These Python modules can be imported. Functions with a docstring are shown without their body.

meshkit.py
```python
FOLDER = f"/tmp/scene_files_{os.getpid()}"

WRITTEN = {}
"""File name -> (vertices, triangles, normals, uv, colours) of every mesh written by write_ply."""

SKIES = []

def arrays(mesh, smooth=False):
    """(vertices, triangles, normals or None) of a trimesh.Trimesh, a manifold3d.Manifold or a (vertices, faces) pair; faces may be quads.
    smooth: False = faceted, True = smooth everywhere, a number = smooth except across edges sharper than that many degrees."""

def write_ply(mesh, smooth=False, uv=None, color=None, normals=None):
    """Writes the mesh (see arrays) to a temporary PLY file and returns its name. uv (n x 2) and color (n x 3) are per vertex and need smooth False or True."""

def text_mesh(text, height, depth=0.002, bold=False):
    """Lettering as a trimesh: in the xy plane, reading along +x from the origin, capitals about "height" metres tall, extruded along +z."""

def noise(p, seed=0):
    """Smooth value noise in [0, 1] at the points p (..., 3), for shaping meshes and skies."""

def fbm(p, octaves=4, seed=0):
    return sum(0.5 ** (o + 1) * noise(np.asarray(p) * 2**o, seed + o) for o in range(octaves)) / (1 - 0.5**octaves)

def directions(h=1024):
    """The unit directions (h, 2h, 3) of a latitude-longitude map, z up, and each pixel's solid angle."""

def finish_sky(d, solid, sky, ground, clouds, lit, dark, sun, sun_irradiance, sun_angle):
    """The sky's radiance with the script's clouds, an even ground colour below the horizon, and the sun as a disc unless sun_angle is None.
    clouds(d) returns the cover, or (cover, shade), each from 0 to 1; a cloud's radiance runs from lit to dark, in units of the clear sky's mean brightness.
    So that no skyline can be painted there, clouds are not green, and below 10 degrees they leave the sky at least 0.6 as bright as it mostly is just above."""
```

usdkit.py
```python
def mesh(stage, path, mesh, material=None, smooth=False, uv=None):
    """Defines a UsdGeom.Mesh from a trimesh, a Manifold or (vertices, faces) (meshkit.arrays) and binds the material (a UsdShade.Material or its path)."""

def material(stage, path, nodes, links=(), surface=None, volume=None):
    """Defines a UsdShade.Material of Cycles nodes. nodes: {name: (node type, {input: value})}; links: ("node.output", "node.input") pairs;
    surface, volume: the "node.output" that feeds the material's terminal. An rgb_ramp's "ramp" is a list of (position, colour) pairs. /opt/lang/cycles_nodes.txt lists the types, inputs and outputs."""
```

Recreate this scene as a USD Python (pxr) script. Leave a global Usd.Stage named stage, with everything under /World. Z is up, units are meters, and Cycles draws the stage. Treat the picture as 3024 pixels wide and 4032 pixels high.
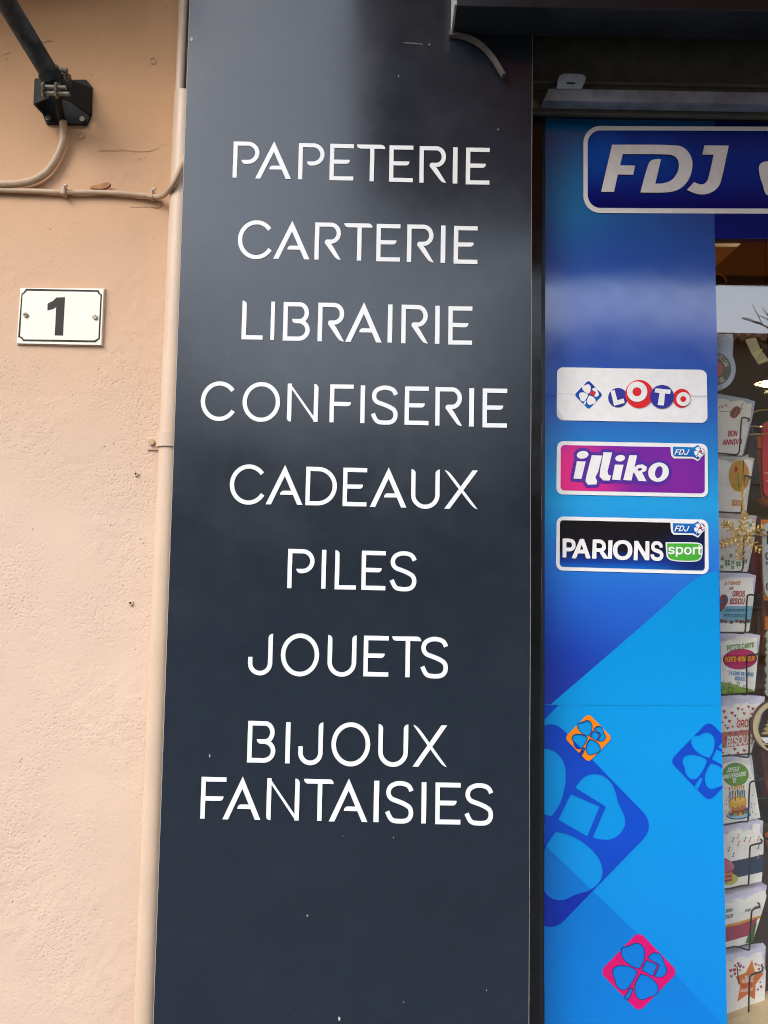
import math, random
import numpy as np, trimesh, meshkit, usdkit
from shapely import affinity
from shapely.geometry import Polygon, LineString, Point, box as sbox
from shapely.ops import unary_union
from pxr import Usd, UsdGeom, UsdLux, UsdShade, Gf, Sdf, Vt

random.seed(7)
rng = np.random.default_rng(7)
stage = Usd.Stage.CreateInMemory()
UsdGeom.SetStageUpAxis(stage, UsdGeom.Tokens.z)
UsdGeom.SetStageMetersPerUnit(stage, 1.0)
UsdGeom.Xform.Define(stage, '/World')
UsdGeom.Scope.Define(stage, '/World/Looks')

# ------------------------------------------------------------------ camera, sky, sun, exposure
CAM = np.array([0.0, -1.45, 1.60])
PITCH, YAW, ROLL = math.radians(4.594), math.radians(-0.097), math.radians(1.074)
WPX, HPX, FPX = 3024.0, 4032.0, 3029.0
EXPOSURE = 2.02
SUN_EL, SUN_AZ = math.radians(36), math.radians(-140)      # azimuth from +Y towards +X: high, front left, behind thin cloud
SKY_STRENGTH, SUN_INTENSITY, SUN_ANGLE = 0.15, 0.12, 26.0

cp, sp, cy, sy, cr, sr = (f(a) for a in (PITCH, YAW, ROLL) for f in (math.cos, math.sin))
FWD = np.array([sy * cp, cy * cp, sp]); R0 = np.array([cy, -sy, 0.0]); U0 = np.cross(R0, FWD)
RIGHT, UP = cr * R0 + sr * U0, -sr * R0 + cr * U0
cam = UsdGeom.Camera.Define(stage, '/World/camera')
cam.CreateHorizontalApertureAttr(24.0); cam.CreateVerticalApertureAttr(32.0)
cam.CreateFocalLengthAttr(24.0 * FPX / WPX)
cam.CreateClippingRangeAttr(Gf.Vec2f(0.01, 500.0))
cam.CreateExposureAttr(EXPOSURE)
m = Gf.Matrix4d(1.0)
for i, v in enumerate((RIGHT, UP, -FWD, CAM)):
    m.SetRow(i, Gf.Vec4d(*map(float, v), 1.0 if i == 3 else 0.0))
cam.AddTransformOp().Set(m)

def M(name, nodes, links, surface='p.BSDF', **k):
    return usdkit.material(stage, '/World/Looks/' + name, nodes, links, surface=surface, **k)

dome = UsdLux.DomeLight.Define(stage, '/World/sky')
dome.GetPrim().SetCustomDataByKey('kind', 'structure')
sky_mat = M('sky_air', {
    'tc': ('texture_coordinate', {}),
    'mp': ('mapping', {'scale': (1.0, 1.0, 2.4)}),
    'n': ('noise_texture', {'scale': 2.6, 'detail': 6.0, 'roughness': 0.55}),
    'r': ('rgb_ramp', {'ramp': [(0.30, (0.50,) * 3), (0.62, (0.93,) * 3)]}),
    'sky': ('sky_texture', {'sky_type': 'single_scattering', 'sun_disc': False, 'sun_elevation': SUN_EL, 'sun_rotation': SUN_AZ, 'aerosol_density': 1.6}),
    'mx': ('mix_color', {'b': (3.4, 3.62, 4.0), 'use_clamp_result': False}),
    'bg': ('background_shader', {'strength': SKY_STRENGTH})},
    [('tc.generated', 'mp.vector'), ('mp.vector', 'n.vector'), ('n.fac', 'r.fac'), ('r.color', 'mx.fac'), ('sky.color', 'mx.a'), ('mx.result', 'bg.color')], surface='bg.background')
UsdShade.MaterialBindingAPI.Apply(dome.GetPrim()).Bind(sky_mat)

sun = UsdLux.DistantLight.Define(stage, '/World/sun')
sun.CreateIntensityAttr(SUN_INTENSITY); sun.CreateAngleAttr(SUN_ANGLE); sun.CreateNormalizeAttr(True)
sun.CreateColorAttr(Gf.Vec3f(1.0, 0.95, 0.86))
sd = Gf.Vec3d(math.sin(SUN_AZ) * math.cos(SUN_EL), math.cos(SUN_AZ) * math.cos(SUN_EL), math.sin(SUN_EL))
sun.AddTransformOp().Set(Gf.Matrix4d(1.0).SetRotate(Gf.Rotation(Gf.Vec3d(0, 0, 1), sd)))

# ------------------------------------------------------------------ helpers
def at(px, py, Y):
    """World X, Z of a photo pixel (3024 x 4032) on the vertical plane y = Y."""
    d = FWD * FPX + RIGHT * (px - WPX / 2) + UP * (HPX / 2 - py)
    d = d * ((Y - CAM[1]) / d[1])
    return d[0] + CAM[0], d[2] + CAM[2]

def crop(ox, oy, s):
    return lambda x, y: (ox + x / s, oy + y / s)
U_ = crop(0, 0, 1659 / 3024)

def chaikin(pts, closed=True, n=3):
    pts = [(p[0], p[1], p[2] if len(p) > 2 else 1) for p in pts]
    for _ in range(n):
        out = []
        N = len(pts)
        for i, p in enumerate(pts):
            if not closed and i in (0, N - 1):
                out.append(p); continue
            if p[2] == 0:
                out.append(p); continue
            a, b = pts[i - 1], pts[(i + 1) % N]
            out.append((p[0] * .75 + a[0] * .25, p[1] * .75 + a[1] * .25, 1))
            out.append((p[0] * .75 + b[0] * .25, p[1] * .75 + b[1] * .25, 1))
        pts = out
    return [(p[0], p[1]) for p in pts]

def PX(pts, Y, c=None, smooth=0):
    """shapely polygon in (X, Z) on plane Y from pixel points of crop c; smooth = Chaikin passes (a third value 0 keeps a corner)."""
    if smooth:
        pts = chaikin(pts, True, smooth)
    q = []
    for p in pts:
        x, y = (p[0], p[1]) if c is None else c(p[0], p[1])
        q.append(at(x, y, Y))
    g = Polygon(q)
    return g if g.is_valid else g.buffer(0)

def oval(cx, cyy, rx, ry, Y, c, rot=0, n=40):
    a = math.radians(rot)
    return PX([(cx + rx * math.cos(t) * math.cos(a) - ry * math.sin(t) * math.sin(a), cyy + rx * math.cos(t) * math.sin(a) + ry * math.sin(t) * math.cos(a)) for t in np.linspace(0, 2 * math.pi, n, endpoint=False)], Y, c)

def polys(g):
    return [p for p in getattr(g, 'geoms', [g]) if p.geom_type == 'Polygon' and p.area > 1e-10]

def slab(g, Y, t):
    """Mesh of polygon(s) g (X, Z): front face at y = Y - t, back at Y."""
    ms = [trimesh.creation.extrude_polygon(p, t, engine='earcut') for p in polys(g)]
    v = trimesh.util.concatenate(ms)
    a = v.vertices
    v.vertices = np.stack([a[:, 0], Y - a[:, 2], a[:, 1]], 1)
    return v

def rbox(x0, x1, y0, y1, z0, z1, r=0.0):
    """Box, its edges chamfered by r."""
    if r <= 0:
        b = trimesh.creation.box((x1 - x0, y1 - y0, z1 - z0)); b.apply_translation(((x0 + x1) / 2, (y0 + y1) / 2, (z0 + z1) / 2)); return b
    p = []
    for x, X in ((x0, x0 + r), (x1, x1 - r)):
        for y, YY in ((y0, y0 + r), (y1, y1 - r)):
            for z, Z in ((z0, z0 + r), (z1, z1 - r)):
                p += [(x, YY, Z), (X, y, Z), (X, YY, z)]
    return trimesh.convex.convex_hull(np.array(p))

def tube(pts, r, n=10, smooth=0, taper=None, cap=True):
    """Swept round tube through 3-D points."""
    P = np.array(pts, float)
    for _ in range(smooth):
        q = [P[0]]
        for a, b in zip(P[:-1], P[1:]):
            q += [a * .75 + b * .25, a * .25 + b * .75]
        P = np.array(q + [P[-1]])
    T = np.gradient(P, axis=0); T /= np.linalg.norm(T, axis=1, keepdims=True)
    ref = np.array([0, 0, 1.0]) if abs(T[0][2]) < .9 else np.array([1.0, 0, 0])
    nrm = np.cross(T[0], ref); nrm /= np.linalg.norm(nrm)
    V, F = [], []
    for i in range(len(P)):
        nrm = nrm - T[i] * nrm.dot(T[i]); nrm /= np.linalg.norm(nrm)
        bn = np.cross(T[i], nrm)
        rr = r if taper is None else r * (1 - (1 - taper) * i / (len(P) - 1))
        for k in range(n):
            a = 2 * math.pi * k / n
            V.append(P[i] + rr * (math.cos(a) * nrm + math.sin(a) * bn))
    for i in range(len(P) - 1):
        for k in range(n):
            a, b = i * n + k, i * n + (k + 1) % n
            F += [(a, b, b + n), (a, b + n, a + n)]
    if cap:
        V += [P[0], P[-1]]; c0, c1 = len(V) - 2, len(V) - 1
        for k in range(n):
            F += [(c0, (k + 1) % n, k), (c1, (len(P) - 1) * n + k, (len(P) - 1) * n + (k + 1) % n)]
    return trimesh.Trimesh(np.array(V), np.array(F), process=False)

def cat(*ms):
    return trimesh.util.concatenate([x for x in ms])

_names = {}
def numbered(parent, name):
    k = (parent, name); i = _names.get(k, -1) + 1; _names[k] = i
    return name if i == 0 else f'{name}_{i:03d}'

def tag(prim, label=None, category=None, group=None, kind=None):
    for k, v in (('label', label), ('category', category), ('group', group), ('kind', kind)):
        if v:
            prim.SetCustomDataByKey(k, v)
    return prim

def obj(name, mesh, material, parent=None, smooth=False, label=None, category=None, group=None, kind=None):
    base = str(parent.GetPath()) if parent else '/World'
    g = usdkit.mesh(stage, base + '/' + numbered(base, name), mesh, material, smooth=smooth)
    return tag(g.GetPrim(), label, category, group, kind)

def thing(name, label, category, loc=(0, 0, 0), group=None):
    x = UsdGeom.Xform.Define(stage, '/World/' + numbered('/World', name))
    x.AddTranslateOp().Set(Gf.Vec3d(*map(float, loc)))
    p = x.GetPrim(); p.SetCustomDataByKey('_o', Gf.Vec3d(*map(float, loc)))
    ORIGIN[str(p.GetPath())] = np.array(loc, float)
    return tag(p, label, category, group)
ORIGIN = {}

def part(parent, name, mesh, material, smooth=False, label=None, kind=None):
    """Part given in world coordinates; stored relative to its thing."""
    top = '/'.join(str(parent.GetPath()).split('/')[:3])
    mm = mesh.copy() if hasattr(mesh, 'copy') else mesh
    mm.vertices = mm.vertices - ORIGIN.get(top, np.zeros(3))
    return obj(name, mm, material, parent, smooth, label, kind=kind)

# lettering ----------------------------------------------------------
_tp = {}
def text_poly(text, bold=False):
    k = (text, bold)
    if k not in _tp:
        mm = meshkit.text_mesh(text, 1.0, 0.1, bold)
        v = mm.vertices; f = mm.faces[(np.abs(v[mm.faces][:, :, 2] - 0.1) < 1e-6).all(1)]
        _tp[k] = unary_union([Polygon(v[t][:, :2]).buffer(1e-4) for t in f])
    return _tp[k]

def text_in(text, quad, Y, c, bold=True, fat=0.0, round_=0.0):
    """Lettering fitted to a pixel quad: (top left, top right, bottom right, bottom left)."""
    g = text_poly(text, bold)
    if fat: g = g.buffer(fat)
    if round_: g = g.buffer(-round_).buffer(round_)
    x0, y0, x1, y1 = g.bounds
    q = [np.array(at(*(c(*p) if c else p), Y)) for p in quad]
    def f(x, y):
        u, v = (x - x0) / (x1 - x0), (y1 - y) / (y1 - y0)
        p = (1 - v) * ((1 - u) * q[0] + u * q[1]) + v * ((1 - u) * q[3] + u * q[2])
        return (p[0], p[1])
    out = []
    for p in polys(g):
        out.append(Polygon([f(*a) for a in p.exterior.coords], [[f(*a) for a in h.coords] for h in p.interiors]).buffer(0))
    return unary_union(out)

def boxq(x0, y0, x1, y1, tilt=0.0):
    d = (x1 - x0) * tilt
    return [(x0, y0), (x1, y0 + d), (x1, y1 + d), (x0, y1)]

# geometric sign alphabet (strokes of width t in a box w x 1)
T_ = 0.110
def rc(x0, y0, x1, y1, **r):
    """Rectangle with some rounded corners: tl, tr, br, bl = radius."""
    P = []
    for key, (cx, cz), a0 in (('bl', (x0, y0), 180), ('br', (x1, y0), 270), ('tr', (x1, y1), 0), ('tl', (x0, y1), 90)):
        rad = r.get(key, 0)
        if not rad:
            P.append((cx, cz)); continue
        ox, oy = cx + (rad if key in ('bl', 'tl') else -rad), cz + (rad if key in ('bl', 'br') else -rad)
        P += [(ox + rad * math.cos(math.radians(a0 + k * 15)), oy + rad * math.sin(math.radians(a0 + k * 15))) for k in range(7)]
    return Polygon(P)

def ell(cx, cz, rx, rz, n=72):
    return Polygon([(cx + rx * math.cos(a), cz + rz * math.sin(a)) for a in np.linspace(0, 2 * math.pi, n, endpoint=False)])

def half_right(cx, z0, z1, w, t):
    rx, rz = w - cx, (z1 - z0) / 2
    return ell(cx, z0 + rz, rx, rz).difference(ell(cx, z0 + rz, rx - t, rz - t)).intersection(sbox(cx, -1, 9, 9))

def glyph(ch, w):
    t = T_
    U = unary_union
    stem = sbox(0, 0, t, 1)
    if ch == 'I': return sbox(0, 0, w, 1)
    if ch == 'E': return U([stem, sbox(0, 1 - t, w, 1), sbox(0, 0, w, t), rc(0, .455, w * .84, .455 + t, br=t * .85)])
    if ch == 'F': return U([stem, sbox(0, 1 - t, w, 1), rc(0, .43, w * .90, .43 + t, br=t * .85)])
    if ch == 'L': return U([rc(0, 0, t, 1, tr=t * .95), sbox(0, 0, w, t)])
    if ch == 'T': return U([rc(0, 1 - t, w, 1, bl=t * .95, tr=t * .95), sbox(w * .545 - t / 2, 0, w * .545 + t / 2, 1 - t)])
    if ch == 'P': return U([stem, sbox(0, 1 - t, w - .31, 1), half_right(w - .31, .385, 1, w, t), rc(w * .33, .385, w - .309, .385 + t, bl=t * .95)])
    if ch == 'R':
        leg = Polygon(chaikin([(w * .38, .455, 0), (w * .38 + .135, .50), (w - .06, .10), (w, 0.0, 0), (w - .10, .02), (w - .17, .09)], True, 3))
        return U([stem, sbox(0, 1 - t, w - .27, 1), half_right(w - .27, .435, 1, w - .015, t), rc(w * .38, .435, w - .269, .435 + t, tl=.06, bl=.02), leg])
    if ch == 'B':
        return U([stem, sbox(0, 1 - t, w - .27, 1), half_right(w - .27, .455, 1, w - .03, t), sbox(0, 0, w - .29, t), half_right(w - .29, 0, .455 + t, w, t), rc(w * .33, .455, w - .26, .455 + t, bl=t * .9)])
    if ch == 'A':
        a = t * 1.2
        o = Polygon([(0, 0), (w / 2, 1.03), (w, 0)]); i = Polygon([(a, -.01), (w / 2, 1.03 * (1 - 2 * a / w)), (w - a, -.01)])
        bar = rc(w * .385, .255, w, .255 + t * .95, tl=t * .85).intersection(o)
        return U([o.difference(i), bar])
    if ch == 'C':
        r = ell(w * .53, .5, w * .53, .525).difference(ell(w * .53, .5, w * .53 - t, .525 - t))
        return r.difference(Polygon([(w * .53, .5), (w * 2.0, 1.62), (w * 2, -.42)]))
    if ch == 'O': return ell(w / 2, .5, w / 2, .525).difference(ell(w / 2, .5, w / 2 - t, .525 - t))
    if ch == 'D':
        rr = min(w - t, .5) * .98
        return U([stem, sbox(0, 1 - t, w - rr, 1), sbox(0, 0, w - rr, t), half_right(w - rr, 0, 1, w, t)])
    if ch == 'U':
        rr = w / 2
        low = ell(rr, rr - .02, rr, rr).difference(ell(rr, rr - .02, rr - t, rr - t)).intersection(sbox(-1, -1, 9, rr - .02))
        return U([rc(0, rr - .021, t, 1, tr=t * .95), rc(w - t, rr - .021, w, 1, tl=t * .95), low])
    if ch == 'J':
        rr = w / 2
        low = ell(rr, rr - .02, rr, rr).difference(ell(rr, rr - .02, rr - t, rr - t)).intersection(sbox(-1, -1, 9, rr - .02))
        return U([sbox(0, rr - .021, t, .43), rc(w - t, rr - .021, w, 1.01, tl=t * .95), low])
    if ch == 'N':
        return U([rc(0, 0, t, 1, bl=t * .8), rc(w - t, 0, w, 1, tr=t * .95), Polygon([(0, 1.0), (t * .6, 1.0), (w, 0), (w - t * .75, 0)])])
    if ch == 'X':
        d = t * 1.25
        return U([Polygon([(0, 0), (d, 0), (w, 1), (w - d, 1)]), Polygon(chaikin([(0, 1.0, 0), (d * .9, .95), (w * .55, .5), (w - .02, .03), (w, 0, 0), (w - d * .9, .05), (w * .42, .52), (.03, .95)], True, 2))])
    if ch == 'S':
        p = chaikin([(.95, .77), (.86, .90), (.62, .955), (.38, .95), (.14, .87), (.07, .71), (.18, .575), (.45, .52), (.72, .45), (.93, .36), (.95, .17), (.80, .05), (.5, .035), (.2, .06), (.055, .27)], False, 4)
        return LineString([(x * w, z) for x, z in p]).buffer(t / 2, cap_style=2)

# ------------------------------------------------------------------ materials
def srgb(r, g, b):
    return tuple(((c / 255) / 12.92 if c <= 10 else ((c / 255 + .055) / 1.055) ** 2.4) for c in (r, g, b))

def plain(name, col, rough=.5, metal=0.0, spec=.5, vary=.08, scale=14.0, bump=0.0, bscale=120.0, **extra):
    """Principled paint with slight mottling of colour and gloss, and fine relief."""
    c = np.array(col)
    nodes = {'g': ('geometry', {}), 'n': ('noise_texture', {'scale': scale, 'detail': 5.0}),
             'r': ('rgb_ramp', {'ramp': [(.3, tuple(c * (1 - vary))), (.7, tuple(np.minimum(c * (1 + vary), 1)))]}),
             'q': ('map_range', {'from_min': .3, 'from_max': .7, 'to_min': max(rough - .06, .02), 'to_max': min(rough + .06, 1)}),
             'p': ('principled_bsdf', {'metallic': metal, 'specular_ior_level': spec, **extra})}
    links = [('g.position', 'n.vector'), ('n.fac', 'r.fac'), ('r.color', 'p.base_color'), ('n.fac', 'q.value'), ('q.result', 'p.roughness')]
    if bump:
        nodes['n2'] = ('noise_texture', {'scale': bscale, 'detail': 4.0}); nodes['b'] = ('bump', {'strength': bump, 'distance': .002})
        links += [('g.position', 'n2.vector'), ('n2.fac', 'b.height'), ('b.normal', 'p.normal')]
    return M(name, nodes, links)

_ink = {}
def ink(r, g, b, rough=.45, spec=.4):
    k = (r, g, b, rough)
    if k not in _ink:
        _ink[k] = plain(f'ink_{len(_ink):03d}', srgb(r, g, b), rough, 0, spec, vary=.03, scale=60)
    return _ink[k]

# painted roughcast render; shade under the overhang is put into its upper colour
LOWC, UP_SHADE = np.array((.655, .475, .355)), np.array((.55, .305, .148))
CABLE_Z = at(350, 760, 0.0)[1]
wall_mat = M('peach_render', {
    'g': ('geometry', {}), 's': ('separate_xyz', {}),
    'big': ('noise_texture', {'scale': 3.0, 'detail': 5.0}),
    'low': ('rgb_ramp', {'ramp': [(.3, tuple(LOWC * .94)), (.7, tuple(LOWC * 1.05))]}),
    'upshade': ('rgb_ramp', {'ramp': [(.3, tuple(UP_SHADE * .92)), (.7, tuple(UP_SHADE * 1.06))]}),
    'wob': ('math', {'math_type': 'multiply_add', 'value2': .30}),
    'coat': ('map_range', {'from_min': CABLE_Z - .50, 'from_max': CABLE_Z + .34, 'to_min': 0.0, 'to_max': 1.0, 'clamp': True}),  # mask for the painted shade and for the smoother upper plaster
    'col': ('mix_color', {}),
    'mask': ('noise_texture', {'scale': 5.5, 'detail': 4.0}),
    'mr': ('map_range', {'from_min': .38, 'from_max': .66, 'to_min': .18, 'to_max': 1.0, 'clamp': True}),
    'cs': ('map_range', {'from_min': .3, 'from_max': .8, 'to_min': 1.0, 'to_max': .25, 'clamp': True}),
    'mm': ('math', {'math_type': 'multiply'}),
    'f1': ('noise_texture', {'scale': 185.0, 'detail': 3.0, 'roughness': .55}),
    'f2': ('noise_texture', {'scale': 60.0, 'detail': 3.0}),
    'v2': ('voronoi_texture', {'scale': 150.0, 'randomness': 1.0}),
    'v2r': ('map_range', {'from_min': .12, 'from_max': .42, 'to_min': -.65, 'to_max': 0.0, 'clamp': True}),
    'v': ('voronoi_texture', {'scale': 95.0, 'randomness': 1.0}),
    'vr': ('map_range', {'from_min': .03, 'from_max': .20, 'to_min': 1.0, 'to_max': 0.0, 'clamp': True}),
    'sel': ('noise_texture', {'scale': 34.0, 'detail': 1.0}),
    'selr': ('map_range', {'from_min': .60, 'from_max': .68, 'to_min': 0.0, 'to_max': 1.0, 'clamp': True}),
    'pit': ('math', {'math_type': 'multiply'}),
    'dark': ('mix_color', {'b': (.16, .075, .04)}),
    'pf': ('math', {'math_type': 'multiply', 'value2': .55}),
    'h0': ('math', {'math_type': 'add'}),
    'h1': ('math', {'math_type': 'multiply'}),
    'h2': ('math', {'math_type': 'multiply_add', 'value2': .30}),
    'h3': ('math', {'math_type': 'multiply_add', 'value2': -.9}),
    'b': ('bump', {'strength': 1.0, 'distance': .00115}),
    'p': ('principled_bsdf', {'roughness': .72, 'specular_ior_level': .25})},
    [('g.position', x + '.vector') for x in ('s', 'big', 'mask', 'f1', 'f2', 'v', 'v2', 'sel')] +
    [('big.fac', 'low.fac'), ('big.fac', 'upshade.fac'), ('big.fac', 'wob.value1'), ('s.z', 'wob.value3'), ('wob.value', 'coat.value'), ('coat.result', 'col.fac'), ('low.color', 'col.a'), ('upshade.color', 'col.b'),
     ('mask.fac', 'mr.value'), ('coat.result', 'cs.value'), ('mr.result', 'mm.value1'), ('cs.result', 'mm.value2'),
     ('v.distance', 'vr.value'), ('sel.fac', 'selr.value'), ('vr.result', 'pit.value1'), ('selr.result', 'pit.value2'),
     ('pit.value', 'pf.value1'), ('pf.value', 'dark.fac'), ('col.result', 'dark.a'), ('dark.result', 'p.base_color'),
     ('v2.distance', 'v2r.value'), ('f1.fac', 'h0.value1'), ('v2r.result', 'h0.value2'), ('h0.value', 'h1.value1'), ('mm.value', 'h1.value2'),
     ('f2.fac', 'h2.value1'), ('h1.value', 'h2.value3'), ('pit.value', 'h3.value1'), ('h2.value', 'h3.value3'), ('h3.value', 'b.height'), ('b.normal', 'p.normal')])
pipe_mat = plain('peach_pipe_paint', (.61, .44, .31), .42, vary=.05, scale=9, bump=.15, bscale=60)
cable_mat = plain('painted_cable', (.47, .32, .20), .5, vary=.12, scale=40)

# anthracite sign board: satin, dusty, slightly uneven
panel_mat = M('anthracite_board', {
    'g': ('geometry', {}),
    'n': ('noise_texture', {'scale': 7.0, 'detail': 6.0, 'roughness': .6}),
    'q': ('map_range', {'from_min': .3, 'from_max': .7, 'to_min': .17, 'to_max': .28}),
    'fine': ('noise_texture', {'scale': 900.0, 'detail': 2.0}),
    'warp': ('noise_texture', {'scale': 2.2, 'detail': 1.0}),
    'wm': ('math', {'math_type': 'multiply', 'value2': 1.6}),
    'lean': ('vector_math', {'math_type': 'add', 'vector2': (0, 0, -.034)}),
    'ha': ('math', {'math_type': 'multiply_add', 'value2': .012}),
    'b': ('bump', {'strength': .5, 'distance': .0010}),
    'v': ('voronoi_texture', {'scale': 24.0, 'randomness': 1.0}),
    'vr': ('map_range', {'from_min': .010, 'from_max': .022, 'to_min': 1.0, 'to_max': 0.0, 'clamp': True}),
    'sel': ('noise_texture', {'scale': 11.0, 'detail': 2.0}),
    'selr': ('map_range', {'from_min': .56, 'from_max': .62, 'to_min': 0.0, 'to_max': .5, 'clamp': True}),
    'sp': ('math', {'math_type': 'multiply'}),
    'dust': ('rgb_ramp', {'ramp': [(.35, (.0078, .0120, .0182)), (.72, (.0100, .0150, .0225))]}),
    'mx': ('mix_color', {'b': (.32, .31, .29)}),
    'p': ('principled_bsdf', {'specular_ior_level': 0.72})},
    [('g.normal', 'lean.vector1'), ('lean.vector', 'b.normal')] + [('g.position', x + '.vector') for x in ('n', 'fine', 'warp', 'v', 'sel')] +
    [('n.fac', 'q.value'), ('q.result', 'p.roughness'), ('warp.fac', 'wm.value1'), ('fine.fac', 'ha.value1'), ('wm.value', 'ha.value3'), ('ha.value', 'b.height'), ('b.normal', 'p.normal'),
     ('v.distance', 'vr.value'), ('sel.fac', 'selr.value'), ('vr.result', 'sp.value1'), ('selr.result', 'sp.value2'), ('sp.value', 'mx.fac'),
     ('n.fac', 'dust.fac'), ('dust.color', 'mx.a'), ('mx.result', 'p.base_color')])
fascia_mat = plain('anthracite_fascia', (.02, .024, .03), .38, vary=.15)
white_vinyl = plain('white_vinyl', (.80, .80, .80), .4, vary=.02)
edge_mat = plain('board_edge', (.50, .48, .44), .6, vary=.2, scale=60)
strip_mat = plain('peeling_strip', (.13, .11, .10), .6, vary=.2, scale=80)
black_frame = plain('black_lacquer_frame', (.012, .012, .012), .16, vary=.1)
shutter_mat = plain('dark_shutter', (.075, .070, .055), .5, vary=.25, scale=30, bump=.2, bscale=150)
galv_mat = plain('galvanised_bar', (.24, .27, .31), .40, metal=.15, vary=.3, scale=25)
rust_mat = plain('rusty_rail', (.17, .13, .095), .75, vary=.5, scale=70, bump=.5, bscale=260)
zinc_mat = plain('zinc_tab', (.42, .52, .60), .45, metal=.35, vary=.15, scale=40)
bolt_mat = plain('dull_bolt', (.15, .13, .10), .5, metal=.5, vary=.3, scale=160)
blackmetal = plain('black_metal', (.010, .010, .010), .62, spec=.22, vary=.5, scale=60, bump=.15)
pole_mat = plain('scuffed_pole', (.026, .025, .023), .55, spec=.3, vary=.8, scale=55, bump=.3)
wire_mat = plain('black_wire', (.012, .012, .012), .3, vary=.1)
gold_mat = plain('gold_metal', (.80, .50, .12), .22, metal=1.0, vary=.15, scale=60, bump=.6, bscale=300)
gold_glitter = plain('gold_glitter', (.62, .46, .18), .4, metal=.7, vary=.5, scale=500, bump=1.0, bscale=500)
enamel = plain('white_enamel', (.80, .76, .63), .22, vary=.03, spec=.5)
black_print = plain('black_print', (.020, .013, .010), .45, spec=.25)
screw_mat = plain('brass_screw', (.17, .14, .09), .4, metal=.8, vary=.2, scale=200)
leaf_mat = plain('dry_leaf', (.36, .13, .025), .6, vary=.35, scale=80, bump=.4)
paving = plain('pale_paving', (.065, .06, .055), .8, vary=.15, scale=2.0, bump=.3)
asphalt = plain('asphalt', (.04, .04, .04), .85, vary=.2, scale=3.0, bump=.5)
house_mat = plain('house_render', (.09, .07, .04), .8, vary=.1, scale=1.0)
tile_mat = plain('roof_tile', (.16, .075, .045), .8, vary=.3, scale=2.0)
shade_glass = plain('dark_window', (.02, .02, .02), .1)
bark = plain('bark', (.10, .08, .06), .85, vary=.3, scale=6.0, bump=.6, bscale=20)
interior_mat = plain('interior_wall', (.36, .25, .12), .7, vary=.1, scale=3)
ceiling_in = plain('interior_ceiling', (.14, .075, .035), .7)
floor_in = plain('interior_floor', (.12, .08, .05), .5)
wood_red = plain('dark_red_wood', (.20, .055, .025), .4, vary=.35, scale=18)
wood_dark = plain('dark_wood', (.07, .035, .02), .45, vary=.3, scale=18)
ply = plain('pale_wood', (.62, .47, .26), .5, vary=.1, scale=30)
card_white = plain('card_paper', (.92, .89, .81), .6, vary=.02)
env_lilac = plain('lilac_envelope', (.68, .66, .80), .7, vary=.03)
env_blue = plain('blue_envelope', (.45, .56, .68), .7, vary=.03)
env_green = plain('green_envelope', (.58, .62, .48), .7, vary=.03)
env_pink = plain('mauve_envelope', (.58, .50, .52), .7, vary=.03)
fabric = M('awning_fabric', {'d': ('diffuse_bsdf', {'color': (.34, .15, .055)}), 't': ('translucent_bsdf', {'color': (.42, .18, .055)}), 'mx': ('mix_closure', {'fac': .5})},
           [('d.BSDF', 'mx.closure1'), ('t.BSDF', 'mx.closure2')], surface='mx.closure')
eave_mat = plain('added_eave_boards', (.42, .17, .05), .7, vary=.2, scale=5)
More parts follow.
